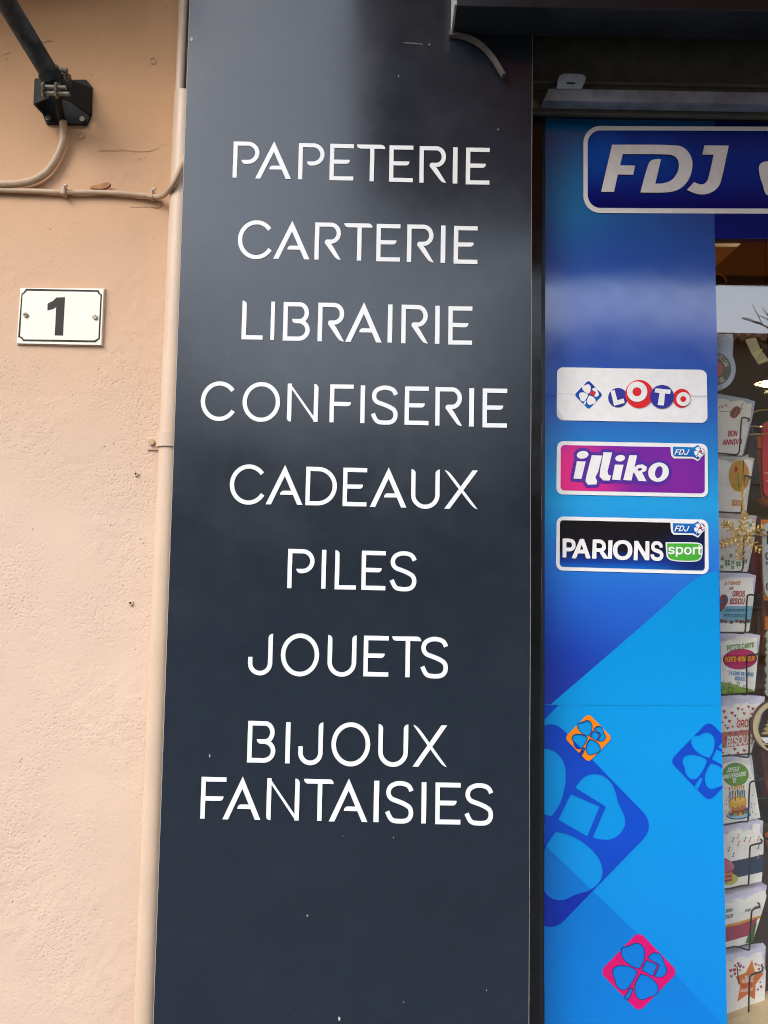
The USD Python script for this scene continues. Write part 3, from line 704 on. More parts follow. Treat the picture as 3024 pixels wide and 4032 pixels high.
def ribbon(pts, w, t):
    """Flat flexible strip of width w (in y) through points."""
    P = np.array(pts); V, F = [], []
    T = np.gradient(P, axis=0); T /= np.linalg.norm(T, axis=1, keepdims=True)
    Nn = np.cross(T, (0, 1, 0))
    for p, n in zip(P, Nn):
        V += [p + (0, -w / 2, 0) - n * t / 2, p + (0, w / 2, 0) - n * t / 2, p + (0, w / 2, 0) + n * t / 2, p + (0, -w / 2, 0) + n * t / 2]
    for i in range(len(P) - 1):
        for k in range(4):
            a, b = i * 4 + k, i * 4 + (k + 1) % 4
            F += [(a, b, b + 4), (a, b + 4, a + 4)]
    F += [(0, 2, 1), (0, 3, 2)]; e = 4 * len(P) - 4; F += [(e, e + 1, e + 2), (e, e + 2, e + 3)]
    return trimesh.Trimesh(np.array(V), np.array(F), process=False)
pr = [cF(*p) for p in chaikin([(1182, 150), (1235, 155), (1290, 175), (1340, 212), (1380, 262), (1418, 328)], False, 3)]
part(fb, 'peeling_strip', ribbon([np.array([at(*p, PAN_Y - .006 - .012 * i / 40)[0], PAN_Y - .006 - .012 * i / 40, at(*p, PAN_Y - .006 - .012 * i / 40)[1]]) for i, p in enumerate(pr)], .010, .0065), strip_mat, label='grey trim strip peeling off and curling down')

# ------------------------------------------------------------------ roller shutter head
SH_Y = .0
rs = thing('roller_shutter', 'rolled up dark metal shutter with galvanised bottom bar above the window', 'shutter', (XR, SH_Y, FAS_Z))
zr0 = Z_(2600, 345, SH_Y); zb0 = Z_(2600, 357, -.022); zb1 = Z_(2600, 404, -.022); zq0 = Z_(2600, 408, .0); zq1 = Z_(2600, 432, .0)
part(rs, 'casing_plate', rbox(XR + .002, X_WIN1, SH_Y, SH_Y + .02, zr0 - .01, FAS_Z + .05), shutter_mat)
part(rs, 'slat', tube([(XR + .002, SH_Y - .001, zr0 + .006), (X_WIN1, SH_Y - .001, zr0 + .006)], .0055, 10), shutter_mat, 30)
part(rs, 'slat', rbox(XR + .002, X_WIN1, SH_Y + .003, SH_Y + .014, zb1 - .01, zr0, .002), shutter_mat)
xb = X_(2140, 380, -.022)
part(rs, 'bottom_bar', trimesh.convex.convex_hull(np.array([(xb + .010, -.022, zb0), (xb, -.022, zb1), (X_WIN1, -.022, zb0), (X_WIN1, -.022, zb1), (xb + .010, -.0001, zb0 + .003), (xb, -.0001, zb1 - .002), (X_WIN1, -.0001, zb0 + .003), (X_WIN1, -.0001, zb1 - .002)])), galv_mat)
part(rs, 'bottom_rail', rbox(XR + .002, X_WIN1, -.004, .016, zq1, zq0, .001), rust_mat, label='rusty lower rail')
cT = crop(2024, 0, 1.659)
tabg = PX([(280, 578, 0), (287, 520), (300, 490), (330, 478), (440, 482), (470, 497), (468, 530), (440, 578, 0)], -.026, cT, 2)
slot = PX([(345, 533), (400, 536), (398, 549), (344, 547)], -.026, cT)
part(rs, 'lock_tab', slab(tabg.difference(slot), -.0225, .003), zinc_mat)

# ------------------------------------------------------------------ window: frame, pane, film
wz0, wz1 = .55, zq1 + .03
xf1 = X_(2143, 2000, .022)
wf = thing('window_frame', 'black lacquered frame down the left side of the shop window', 'window frame', (XR, .02, wz0))
part(wf, 'stile', rbox(X_WIN0, xf1 - .004, .022, .07, wz0, wz1 - .034, .002), black_frame)
part(wf, 'glazing_bead', rbox(xf1 - .0035, xf1 + .002, .0285, .055, wz0, wz1 - .034), plain('dark_bead', (.02, .02, .02), .4))
part(wf, 'bottom_rail', rbox(X_WIN0, X_WIN1, .022, .07, wz0 - .06, wz0 - .001, .002), black_frame)
part(wf, 'stile', rbox(X_WIN1 - .05, X_WIN1, .022, .07, wz0, wz1 - .034, .002), black_frame)
part(wf, 'head', rbox(X_WIN0, X_WIN1, .022, .07, wz1 - .033, wz1 + .06, .002), black_frame)
obj('stall_riser', rbox(XR, X_WIN1, 0, .09, 0, wz0 - .0605, .003), fascia_mat, label='dark panel under the shop window', category='panel')
obj('window_pane', rbox(xf1 + .0025, X_WIN1 - .052, GLASS_Y, GLASS_Y + .006, wz0 + .001, wz1 - .035), glass_mat, label='clear shop window pane mirroring sky and trees', category='window pane')

FY = FILM_Y
def layer(g, k, t=.0003):
    """Printed layer k on the film."""
    return slab(g, FY - .0006 * k, t)
UX = lambda pts, sm=0: PX(pts, FY, U_, sm)
fl = thing('window_film', 'tall blue printed film on the glass with clover squares at its foot', 'window film', (X_(2143, 2000, FY), FY, 1.5))
edgeR = [(1544, 515), (1549, 740), (1552, 1080), (1555, 1280), (1559, 1600), (1565, 1900), (1571, 2230)]
Lf = lambda y: 1178.5 - 3.5 * (y - 240) / 1900 if y < 2140 else 1176
def Rf(y): return float(np.interp(y, [a[1] for a in edgeR], [a[0] for a in edgeR]))
def film_span(y0, y1):
    ys = np.linspace(y0, y1, 12)
    return UX([(Lf(y), y) for y in ys] + [(Rf(y), y) for y in ys[::-1]])
upper = film_span(232, 855); mid = film_span(856, 1524); low = film_span(1522, 2300)
part(fl, 'film_sheet', slab(upper, FY + .0012, .0010), film_mat)
part(fl, 'film_sheet', slab(mid, FY + .0012, .0012), film_mat)
part(fl, 'film_sheet', slab(low, FY + .0012, .00125), cyan_mat, label='lower cyan sheet of the film')
hd = thing('header_film', 'navy film strip along the top of the window, right of the tall film', 'window film', (X_(2814, 900, FY), FY, 2.2))
part(hd, 'film_sheet', slab(PX([(1544.5, 232), (3300, 236), (3300, 520), (1544.5, 515)], FY, U_), FY + .0012, .0010), header_mat)
# cyan field rising to the right
part(fl, 'printed_cyan_field', layer(UX([(1552, 1233, 0), (1515, 1242), (1470, 1275), (1430, 1315), (1190, 1521, 0), (1557, 1521, 0)], 3).union(UX([(1186, 1525), (1200, 1512), (1557, 1512), (1557, 1525)])).intersection(mid), 1), cyan_mat)
part(fl, 'printed_corner', layer(UX([(1175, 1523), (1206, 1523), (1175, 1556)]).intersection(low), 1), ink(12, 70, 185, .2, .6))
# clover squares
cP = crop(2024, 3032, 1.659)
PET = [[(815, 1292, 0), (770, 1278), (718, 1240), (695, 1195), (700, 1160), (725, 1149), (750, 1147), (768, 1135), (797, 1125), (828, 1135), (849, 1165), (851, 1208), (838, 1262)],
       [(800, 1318, 0), (795, 1300), (755, 1280), (700, 1271), (658, 1279), (640, 1305), (642, 1332), (656, 1354), (660, 1387), (675, 1417), (706, 1434), (738, 1425), (766, 1386), (790, 1345)],
       [(825, 1330, 0), (800, 1365), (784, 1415), (789, 1457), (808, 1489), (842, 1497), (872, 1480), (907, 1472), (934, 1452), (941, 1419), (926, 1384), (886, 1349), (846, 1332)],
       [(873, 1222, 0), (893, 1194), (926, 1187), (956, 1202), (972, 1235), (976, 1260), (991, 1286), (996, 1312), (979, 1339), (950, 1351), (915, 1343, 0), (947, 1268, 0)],
       [(862, 1238, 0), (932, 1268, 0), (902, 1340, 0), (832, 1300, 0)],
       [(755, 1420, 0), (772, 1424, 0), (765, 1450), (740, 1498, 0), (718, 1478, 0), (738, 1450)]]
def clover(cx, cyy, r, c):
    s = r / 256.0
    tr = lambda P: [(cx + (p[0] - 813) * s, cyy + (p[1] - 1314) * s) + tuple(p[2:]) for p in P]
    sq = PX([(cx + dx * r, cyy + dy * r * 1.03) for dx, dy in ((-1, 0), (-.72, -.28), (-.28, -.72), (0, -1), (.28, -.72), (.72, -.28), (1, 0), (.72, .28), (.28, .72), (0, 1), (-.28, .72), (-.72, .28))], FY, c, 3)
    return sq, [PX(tr(p), FY, c, 3) for p in PET]
navy_line = ink(10, 40, 110, .25, .6)
def clover_print(cx, cyy, r, c, mat, k, clip=None, line=True, label=None):
    sq, pets = clover(cx, cyy, r, c)
    g = sq.difference(unary_union(pets))
    if clip is not None: g = g.intersection(clip)
    part(fl, 'printed_clover', layer(g, k), mat, label=label)
    if line:
        ln = unary_union([p.buffer(.0009).difference(p.buffer(-.0002)) for p in pets])
        part(fl, 'printed_outline', layer(ln, k + 1), navy_line)
c6 = crop(2024, 2200, 1.659)
clover_print(238, 362, 690, cP, deep_blue, 1, low, False, 'large deep blue clover square')
clover_print(1272, 1322, 257, c6, deep_blue, 1, low, False, 'blue clover square cut by the film edge')
band = UX([(1175, 1823), (1190, 1838), (1380, 2020), (1640, 2300), (1175, 2300)]).intersection(low)
bsq, bp = clover(238, 362, 690, cP)
for gq in polys(band.difference(bsq.difference(unary_union(bp)))):
    part(fl, 'printed_fold', layer(gq, 2), sky_band)
for gq in polys(band.intersection(bsq.difference(unary_union(bp)))):
    part(fl, 'printed_fold', layer(gq, 2), ink(12, 44, 158, .2, .6))
clover_print(484, 1169, 156, c6, ink(244, 132, 10, .2, .6), 3, None, True, 'small orange clover square')
clover_print(813, 1314, 256, cP, ink(206, 14, 104, .2, .6), 3, None, True, 'magenta clover square')

# header logo box (crosses both films)
lb = thing('logo_sticker', 'navy logo sticker with white border at the top of the window', 'sticker', (X_(2300, 500, FY), FY, 2.25))
def rrect(x0, y0, x1, y1, r, c, Y=FY, slope=0.0):
    a = sbox(x0, y0, x1, y1).buffer(-r).buffer(r, 16)
    return PX([(x, y + slope * (x - x0)) for x, y in list(a.exterior.coords)[:-1]], Y, c)
part(lb, 'border', layer(rrect(452, 825, 2700, 1393, 112, cT, FY, .004), 2), ink(252, 248, 242, .3))
part(lb, 'field', layer(rrect(480, 855, 2672, 1360, 84, cT, FY, .004), 3), box_blue)
fd = [PX([(637, 951, 0), (1030, 951), (1110, 965), (1160, 1035), (1162, 1110), (1135, 1190), (1070, 1250), (975, 1265), (822, 1262, 0), (865, 1100), (885, 1055), (925, 1043), (957, 1045, 0), (919, 1205, 0), (965, 1205), (1030, 1185), (1072, 1120), (1074, 1060), (1045, 1020), (985, 1012), (707, 1012, 0), (690, 1084, 0), (788, 1087, 0), (775, 1147, 0), (675, 1145, 0), (650, 1258, 0), (566, 1258, 0)], FY, cT, 3),
      PX([(1240, 955, 0), (1398, 957, 0), (1358, 1150), (1335, 1230), (1265, 1275), (1190, 1275), (1125, 1245, 0), (1172, 1195, 0), (1220, 1215), (1258, 1195), (1275, 1130), (1300, 1016, 0), (1225, 1016, 0)], FY, cT, 3)]
for g in fd:
    part(lb, 'letter_shadow', layer(affinity.translate(g, -.0012, -.0018), 4), ink(6, 14, 60, .3))
    part(lb, 'letter', layer(g, 5), ink(252, 248, 242, .3))
part(lb, 'printed_clover', layer(PX([(1592, 1110), (1600, 1075), (1635, 1058), (1680, 1060), (1760, 1080), (1800, 1180), (1760, 1240), (1700, 1275), (1655, 1285), (1632, 1265), (1622, 1215), (1605, 1175)], FY, cT, 3), 5), ink(252, 248, 242, .3))

# three product stickers
cL = crop(2024, 1350, 1.659)
def rr_quad(quad, r, c, Y=FY):
    """Rounded rectangle in a pixel quad."""
    q = [np.array(at(*c(*p), Y)) for p in quad]
    w, h = np.linalg.norm(q[1] - q[0]), np.linalg.norm(q[3] - q[0])
    px = math.hypot(quad[1][0] - quad[0][0], quad[1][1] - quad[0][1])
    R = r * w / px
    a = sbox(0, 0, w, h).buffer(-R).buffer(R, 12)
    def f(x, y):
        u, v = x / w, y / h
        return tuple((1 - v) * ((1 - u) * q[0] + u * q[1]) + v * ((1 - u) * q[3] + u * q[2]))
    return Polygon([f(*p) for p in a.exterior.coords]).buffer(0)
W_ = ink(240, 237, 234, .28, .5)
st1 = thing('lottery_sticker', 'white sticker with blue and red lettered balls, topmost of three', 'sticker', (X_(2480, 1560, FY), FY, Z_(2480, 1560, FY)))
part(st1, 'sticker', layer(rr_quad([(280, 160), (1257, 178), (1262, 524), (278, 506)], 42, cL), 2), W_)
sq, pets = clover(485, 341, 93, cL)
part(st1, 'printed_square', layer(sq, 3), film_material('small_square', [(840, (20, 60, 160)), (880, (10, 100, 190))], 0, 0))
for i in (0, 1, 2, 3, 5):
    part(st1, 'printed_petal', layer(pets[i].buffer(.0002), 4), W_)
part(st1, 'printed_petal', layer(pets[4], 5), ink(214, 30, 38), label='red square petal')
BLUE_, RED_ = ink(42, 44, 150, .3), ink(222, 26, 32, .3)
balls = [(677, 360, 64, 64, BLUE_, 3), (815, 336, 91, 92, RED_, 4), (963, 354, 78, 77, BLUE_, 5), (1092, 364, 58, 62, RED_, 4)]
for cx, cyy, rx, ry, mm, k in balls:
    part(st1, 'printed_ball', layer(oval(cx, cyy, rx, ry, FY, cL), k), mm)
for cx, cyy, r, r2 in ((800, 322, 66, 29), (1101, 370, 45, 19)):
    part(st1, 'letter', layer(oval(cx, cyy, r, r, FY, cL).difference(oval(cx - 1, cyy, r2, r2, FY, cL)), 6), W_)
    part(st1, 'printed_dot', layer(oval(cx, cyy, r2 - .5, r2, FY, cL), 6), RED_)
part(st1, 'letter', layer(PX([(627, 318), (653, 310), (671, 378), (712, 366), (719, 395), (650, 414)], FY, cL, 0), 6), W_)
part(st1, 'letter', layer(PX([(919, 300), (1020, 310), (1014, 337), (982, 334), (974, 412), (934, 408), (946, 331), (914, 326)], FY, cL, 0), 6), W_)
part(st1, 'crease', layer(PX([(283, 326), (392, 331), (392, 335), (283, 331)], FY, cL), 3.5), ink(250, 250, 250, .15))
part(st1, 'crease', layer(PX([(1150, 342), (1256, 344), (1256, 348), (1150, 346)], FY, cL), 7), ink(226, 226, 234, .3))
part(st1, 'peeling_corner', slab(PX([(279, 420), (292, 440), (330, 505), (300, 500), (282, 480)], FY, cL, 1), FY - .0018, .0006), ink(226, 224, 224, .2))

def mini_logo(t, dy):
    fr = [(1022, 680 + dy), (1160, 682 + dy), (1195, 664 + dy), (1244, 716 + dy), (1196, 770 + dy), (1165, 754 + dy), (1040, 752 + dy), (1026, 735 + dy)]
    part(t, 'badge_border', layer(PX(fr, FY, cL).buffer(.0012), 5), W_)
    part(t, 'badge', layer(PX([(1034, 680 + dy), (1168, 684 + dy), (1196, 668 + dy), (1240, 716 + dy), (1196, 764 + dy), (1168, 746 + dy), (1044, 743 + dy), (1034, 730 + dy)], FY, cL), 6), logo_mini)
    part(t, 'badge_lettering', layer(unary_union([text_in('FD', [(1055, 697 + dy), (1112, 697 + dy), (1098, 733 + dy), (1042, 733 + dy)], FY, cL), text_in('J', [(1116, 699 + dy), (1141, 699 + dy), (1126, 735 + dy), (1102, 735 + dy)], FY, cL)]), 7), W_)
    _, ps = clover(1201, 716 + dy, 46, cL)
    part(t, 'badge_clover', layer(unary_union([ps[i].buffer(.0001) for i in (0, 1, 2, 3, 5)]), 7), W_)
    part(t, 'badge_square', layer(ps[4], 8), ink(214, 30, 60))

st2 = thing('scratchcard_sticker', 'magenta and violet sticker with white slanted lettering, middle of three', 'sticker', (X_(2480, 1850, FY), FY, Z_(2480, 1850, FY)))
part(st2, 'border', layer(rr_quad([(280, 642), (1262, 660), (1266, 1009), (275, 990)], 44, cL), 2), W_)
part(st2, 'field', layer(rr_quad([(304, 668), (1243, 686), (1243, 984), (302, 964)], 26, cL), 3), purple_mat)
# slanted rounded lettering built letter by letter
def stroke(pts, w, c=cL, sm=2, cap=2):
    q = chaikin(pts, False, sm) if sm else pts
    px = LineString(q).buffer(w, cap_style=cap, join_style=1)
    return px
def pxshape(g, c, Y=FY):
    out = []
    for p in polys(g):
        out.append(Polygon([at(*c(*a), Y) for a in p.exterior.coords], [[at(*c(*a), Y) for a in h.coords] for h in p.interiors]).buffer(0))
    return unary_union(out)
def E_(cx, cyy, rx, ry, rot=0):
    return affinity.rotate(affinity.scale(Point(0, 0).buffer(1, 24), rx, ry), rot, origin=(0, 0)).__class__(affinity.translate(affinity.rotate(affinity.scale(Point(0, 0).buffer(1, 24), rx, ry), rot, origin=(0, 0)), cx, cyy))
il = [unary_union([E_(445, 733, 38, 25, -8), Polygon([(408, 775), (465, 776), (438, 890), (386, 888)])]),
      unary_union([Polygon([(505, 735), (572, 738), (548, 840), (528, 880), (540, 905), (535, 925), (480, 928), (464, 905), (470, 870)])]),
      Polygon([(582, 715), (638, 718), (608, 840), (612, 862), (630, 868), (622, 900), (580, 900), (556, 875), (560, 830)]),
      unary_union([E_(690, 755, 32, 21, -8), Polygon([(656, 797), (712, 798), (690, 898), (636, 895)])]),
      unary_union([Polygon([(750, 735), (800, 736), (764, 900), (710, 897)]), Polygon([(770, 835), (800, 800), (836, 795), (865, 812), (858, 838), (832, 848), (862, 905), (810, 903), (785, 856)]).difference(E_(818, 828, 15, 9, -15))]),
      E_(940, 846, 68, 62, -20).difference(E_(942, 846, 24, 40, 14))]
il = [g.buffer(4).buffer(-4) for g in il]
halo = unary_union([g.buffer(21) for g in il]).buffer(8).buffer(-8)
part(st2, 'letter_halo', layer(pxshape(halo, cL), 4), ink(84, 40, 150, .3))
for g in il:
    part(st2, 'letter', layer(pxshape(g, cL), 5), W_)
mini_logo(st2, 0)

st3 = thing('betting_sticker', 'black and blue sticker with white lettering and green tab, lowest of three', 'sticker', (X_(2480, 2140, FY), FY, Z_(2480, 2140, FY)))
part(st3, 'border', layer(rr_quad([(278, 1134), (1266, 1155), (1270, 1512), (272, 1486)], 46, cL), 2), W_)
part(st3, 'field', layer(rr_quad([(299, 1158), (1243, 1180), (1243, 1488), (297, 1462)], 22, cL), 3), night_mat)
for ch, q in zip('PARIONS', ([(315, 1278), (400, 1279), (400, 1402), (315, 1402)], [(383, 1280), (500, 1282), (496, 1409), (375, 1408)], [(512, 1284), (595, 1285), (612, 1411), (506, 1410)],
                             [(613, 1290), (640, 1290), (636, 1411), (610, 1411)], [(644, 1288), (770, 1290), (768, 1420), (642, 1418)], [(782, 1294), (880, 1295), (880, 1420), (778, 1420)], [(890, 1294), (968, 1296), (974, 1426), (888, 1424)])):
    part(st3, 'letter', layer(PX(q, FY, cL) if ch == 'I' else text_in(ch, q, FY, cL, True, .018), 5), W_)
gt = PX([(987, 1302, 0), (1185, 1302), (1228, 1315), (1228, 1360), (1222, 1410), (1185, 1433), (1040, 1428), (995, 1410), (988, 1360)], FY, cL, 3)
part(st3, 'tab_border', layer(gt, 5), W_)
part(st3, 'tab', layer(gt.buffer(-.0024), 6), ink(72, 172, 52, .3))
part(st3, 'tab_lettering', layer(text_in('sport', [(1002, 1322), (1222, 1326), (1220, 1402), (1000, 1396)], FY, cL), 7), W_)
mini_logo(st3, 498)

# ------------------------------------------------------------------ shop interior
obj('interior_floor', rbox(.1, 4.6, .31, 5.0, -.02, 0.0), floor_in, kind='structure')
obj('interior_ceiling', rbox(.1, 4.6, .31, 5.0, 2.75, 2.80), ceiling_in, kind='structure')
obj('interior_wall', cat(rbox(.05, .1, .31, 5.0, 0, 2.75), rbox(4.6, 4.65, .31, 5.0, 0, 2.75), rbox(.1, 4.6, 5.0, 5.05, 0, 2.75)), interior_mat, kind='structure')

RACK_Y = .115
rk = thing('card_rack', 'black wire rack holding the column of greeting cards behind the glass', 'rack', (X_(2900, 2500, RACK_Y), RACK_Y, 1.0))
def c_(y0): return crop(2774, y0, 1382 / 250)
C = {2: c_(1500), 3: c_(1850), 4: c_(2200), 5: c_(2550), 6: c_(2900), 7: c_(3250), 8: c_(3632)}
def W3(p, Y, c):
    x, z = at(*c(*p), Y); return np.array([x, Y, z])
# pockets: (crop, points) of the visible wire, returning into the rack at the right
POCK = [(2, [(-300, 1545), (300, 1570), (660, 1608), (735, 1590), (765, 1520), (800, 830), (830, 785), (1020, 835)]),
        (3, [(-300, 890), (320, 915), (760, 940), (800, 920), (815, 850), (850, 300), (870, 120), (900, 130), (1060, 170)]),
        (3, [(-300, 2190), (330, 2208), (760, 2225), (830, 2180), (840, 2080), (855, 1500), (865, 1420), (1150, 1430)]),
        (4, [(-300, 1600), (355, 1608), (600, 1605), (840, 1630), (885, 1590), (900, 1400), (925, 830), (950, 780), (1160, 795)]),
        (5, [(-300, 1040), (375, 1040), (750, 1000), (890, 1030), (925, 1000), (920, 800), (915, 200), (950, 160), (1230, 145)]),
        (6, [(-300, 440), (380, 430), (610, 400), (930, 460), (965, 430), (980, 0), (985, -380), (1010, -410), (1260, -440)]),
        (6, [(-300, 1960), (400, 1930), (840, 1845), (920, 1860), (955, 1820), (975, 1050), (1010, 985), (1120, 960), (1320, 905)]),
        (7, [(-300, 1440), (450, 1400), (870, 1300), (930, 1310), (965, 1280), (985, 480), (1010, 430), (1310, 365)]),
        (8, [(-300, 640), (480, 570), (700, 510), (950, 612), (985, 580), (1015, -200), (1050, -290), (1250, -350)]),
        (8, [(960, 1970), (965, 1700), (980, 1200), (1010, 1140), (1330, 1040)])]
for k, pts in POCK:
    Yp = RACK_Y - .018
    P = [W3(p, Yp, C[k]) for p in pts]
    P = [q for q in P] + [P[-1] + np.array((.001, .045, 0))]
    part(rk, 'pocket_wire', tube(P, .0017, 8, 1), wire_mat, True)
for px in (2720, 3075):
    part(rk, 'upright', tube([(X_(px, 2500, RACK_Y + .05), RACK_Y + .05, .6), (X_(px, 2500, RACK_Y + .05), RACK_Y + .05, 1.95)], .004, 8), wire_mat, True)
for py in (2960, 3160, 3320):
    part(rk, 'cross_wire', tube([W3((-300, 0), RACK_Y + .05, crop(2774, py, 5.528)), W3((1900, -60), RACK_Y + .05, crop(2774, py - 12, 5.528))], .003, 8), wire_mat, True)

def card(label, ci, face, env, env_mat, prints, Y, env_rows=0, shadow=None):
    """Greeting card standing in a pocket, its envelope behind it, its print in flat layers."""
    c = C[ci]
    g = PX(face, Y, c, 2)
    cx, cz = g.centroid.coords[0]
    t = thing('greeting_card', label, 'greeting card', (cx, Y, cz), group='greeting cards in the wire rack')
    part(t, 'card', slab(g, Y, .0012), card_white)
    part(t, 'envelope', slab(PX(env, Y + .004, c), Y + .005, .0008), env_mat)
    for r in range(env_rows):
        part(t, 'envelope', slab(PX([(p[0] + 6 * r + random.uniform(-8, 8), p[1] - (26 + 30 * r)) for p in env], Y + .010 + .006 * r, c), Y + .010 + .006 * r, .0008), env_mat)
    part(t, 'back_fold', slab(affinity.translate(g, .0012, .0014), Y + .0030, .0010), card_white)
    for nm, gg, mm, k in prints(c, Y):
        gg = gg.intersection(g)
        if not gg.is_empty and polys(gg):
            part(t, nm, slab(gg, Y - .0012 - .0003 * k, .0002), mm)
    return t
def heart(cx, cyy, s, Y, c, rot=0):
    P = [(0, 1, 0), (-.55, .45), (-1, -.15), (-.85, -.75), (-.35, -.85), (0, -.45, 0), (.35, -.85), (.85, -.75), (1, -.15), (.55, .45)]
    a = math.radians(rot)
    return PX([(cx + s * (x * math.cos(a) - y * math.sin(a)), cyy + s * 1.1 * (x * math.sin(a) + y * math.cos(a))) + tuple(r) for x, y, *r in P], Y, c, 2)
def words(c, Y, *rows):
    out = []
    for text, quad, mm in rows:
        out.append(('lettering', text_in(text, quad, Y - .002, c, True, .012, .01), mm, 3))
    return out
INKS = dict(red=ink(190, 30, 42), orange=ink(214, 130, 50), teal=ink(30, 105, 140), green=ink(80, 140, 40), blue=ink(20, 130, 195), white=ink(240, 238, 228), yellow=ink(240, 200, 20), brown=ink(120, 62, 44), gold=ink(225, 160, 40), dark=ink(40, 36, 36), navy=ink(30, 58, 84), pink=ink(205, 110, 120), magenta=ink(188, 22, 98), violet=ink(120, 70, 140))

def p1(c, Y):
    o = [('printed_meat', PX([(600, 610), (650, 560), (730, 550), (770, 590), (770, 660), (720, 760), (660, 815), (590, 810), (545, 760), (550, 690)], Y, c, 3), INKS['brown'], 1),
         ('printed_meat', PX([(690, 600), (715, 620), (700, 690), (670, 760), (620, 810), (600, 790), (650, 720)], Y, c, 2), ink(170, 90, 66), 2),
         ('printed_spit', PX([(300, 660), (610, 655), (610, 668), (300, 676)], Y, c), ink(170, 160, 140), 1)]
    for a, b in (((310, 560), (325, 600)), ((350, 530), (365, 580)), ((400, 545), (390, 590)), ((450, 510), (445, 555)), ((492, 530), (480, 560)), ((775, 610), (830, 480)), ((740, 680), (825, 600)), ((720, 740), (780, 680))):
        o.append(('printed_line', pxshape(LineString([a, b]).buffer(7), c, Y), INKS['brown'], 1))
    return o + words(c, Y, ('BON', [(525, 1075), (720, 1080), (705, 1195), (510, 1215)], INKS['red']), ('ANNIV', [(405, 1275), (755, 1265), (745, 1375), (385, 1400)], INKS['red']), ('!', [(800, 1255), (828, 1255), (812, 1375), (785, 1375)], INKS['red']))
card('card reading BON ANNIV with a roast on a spit, topmost in the rack', 2,
     [(-250, 420, 0), (100, 400), (300, 395), (420, 398), (520, 425), (575, 468, 0), (660, 440), (790, 428), (870, 455), (905, 500), (1030, 508, 0), (1000, 650), (1010, 730, 0), (815, 1625, 0), (-250, 1580, 0)],
     [(-250, 190), (270, 275), (955, 392), (975, 412), (1103, 443), (1050, 760), (850, 1600), (-250, 1560)], env_blue, p1, RACK_Y)

def p2(c, Y):
    return [('printed_sun', oval(745, 130, 225, 348, Y, c), ink(212, 156, 44), 1), ('printed_brush', PX([(705, 50), (722, 50), (765, 400), (735, 430), (718, 300)], Y, c), INKS['green'], 2),
            ('printed_brush', PX([(640, -90), (715, -60), (715, 20), (680, 40), (650, 90)], Y, c, 2), INKS['red'], 2)] + words(c, Y, ('BISOUS', [(612, 640), (860, 665), (850, 790), (590, 780)], INKS['orange']))
card('card with an orange sun above the word BISOUS, behind the gold ribbon', 3,
     [(-250, -180, 0), (150, -230), (350, -240), (480, -200), (560, -140, 0), (700, -200), (850, -215), (880, -225, 0), (1040, -190, 0), (1015, 100), (960, 430), (905, 935, 0), (-250, 890, 0)],
     [(-250, -370), (320, -330), (830, -290), (955, -340), (950, -275), (1090, -255), (1000, 300), (910, 900), (-250, 880)], env_green, p2, RACK_Y)

def four_leaf(cx, cyy, s, Y, c):
    return unary_union([oval(cx + dx * s * .5, cyy + dy * s * .55, s * .46, s * .5, Y, c) for dx, dy in ((-1, -1), (1, -1), (-1, 1), (1, 1))] + [pxshape(LineString([(cx, cyy), (cx - s * .5, cyy + s * 1.9)]).buffer(s * .08), c, Y)])
def p3(c, Y):
    return [('printed_clover', four_leaf(x, y, s, Y, c), ink(86, 140, 50), 1) for x, y, s in ((490, 2020, 58), (730, 2045, 52), (385, 1930, 36), (570, 1862, 34), (610, 2010, 34), (605, 2120, 36), (370, 2112, 36), (450, 1180, 44), (990, 1200, 36), (770, 1230, 36), (720, 1440, 30), (930, 1470, 34), (880, 1990, 40))] + [('printed_star', PX([(1010, 1100), (1060, 1120), (1070, 1160), (1030, 1150)], Y, c, 1), INKS['orange'], 1)]
card('card scattered with green clovers, behind the gold snowflake', 3,
     [(-250, 1020, 0), (200, 1030), (330, 1045), (480, 1068), (640, 1075), (740, 1110), (980, 1070), (1080, 1120), (1110, 1250), (1090, 1500), (920, 2215, 0), (-250, 2190, 0)],
     [(-250, 870), (315, 920), (1140, 1000), (1100, 1300), (950, 2190), (-250, 2170)], env_pink, p3, RACK_Y)

def p4(c, Y):
    o = [('printed_band', PX([(-260, 1030), (1060, 1030), (1000, 1395), (-260, 1395)], Y, c), ink(120, 178, 204), 1),
         ('printed_heart', heart(310, 960, 205, Y, c), INKS['dark'], 2), ('printed_heart', heart(308, 958, 190, Y, c), ink(160, 56, 40), 3),
         ('printed_ribbon', PX([(200, 985), (345, 920), (480, 825), (498, 900), (345, 1000), (200, 1070)], Y, c), ink(72, 90, 130), 4)]
    for i, x in enumerate((365, 450, 575, 690, 780, 855, 940)):
        o.append(('printed_heart', heart(x, 1370 + (i % 3) * 12 - 14, 46 - (i % 2) * 8, Y, c, 10), ink(112, 62, 50), 2))
    return o + words(c, Y, ("JE T'ENVOIE", [(435, 500), (790, 482), (780, 560), (422, 578)], INKS['orange']), ('UN', [(545, 615), (630, 610), (625, 672), (540, 682)], INKS['red']), ('GROS', [(618, 695), (888, 700), (872, 830), (600, 825)], ink(170, 26, 30)), ('BISOU', [(565, 855), (880, 860), (862, 990), (548, 985)], ink(170, 26, 30)),
                       ('SUIVI DE PLEIN DE', [(478, 1095), (874, 1092), (868, 1148), (474, 1150)], INKS['teal']), ('PETITS BISOUS', [(430, 1200), (884, 1195), (876, 1275), (422, 1275)], INKS['teal']))
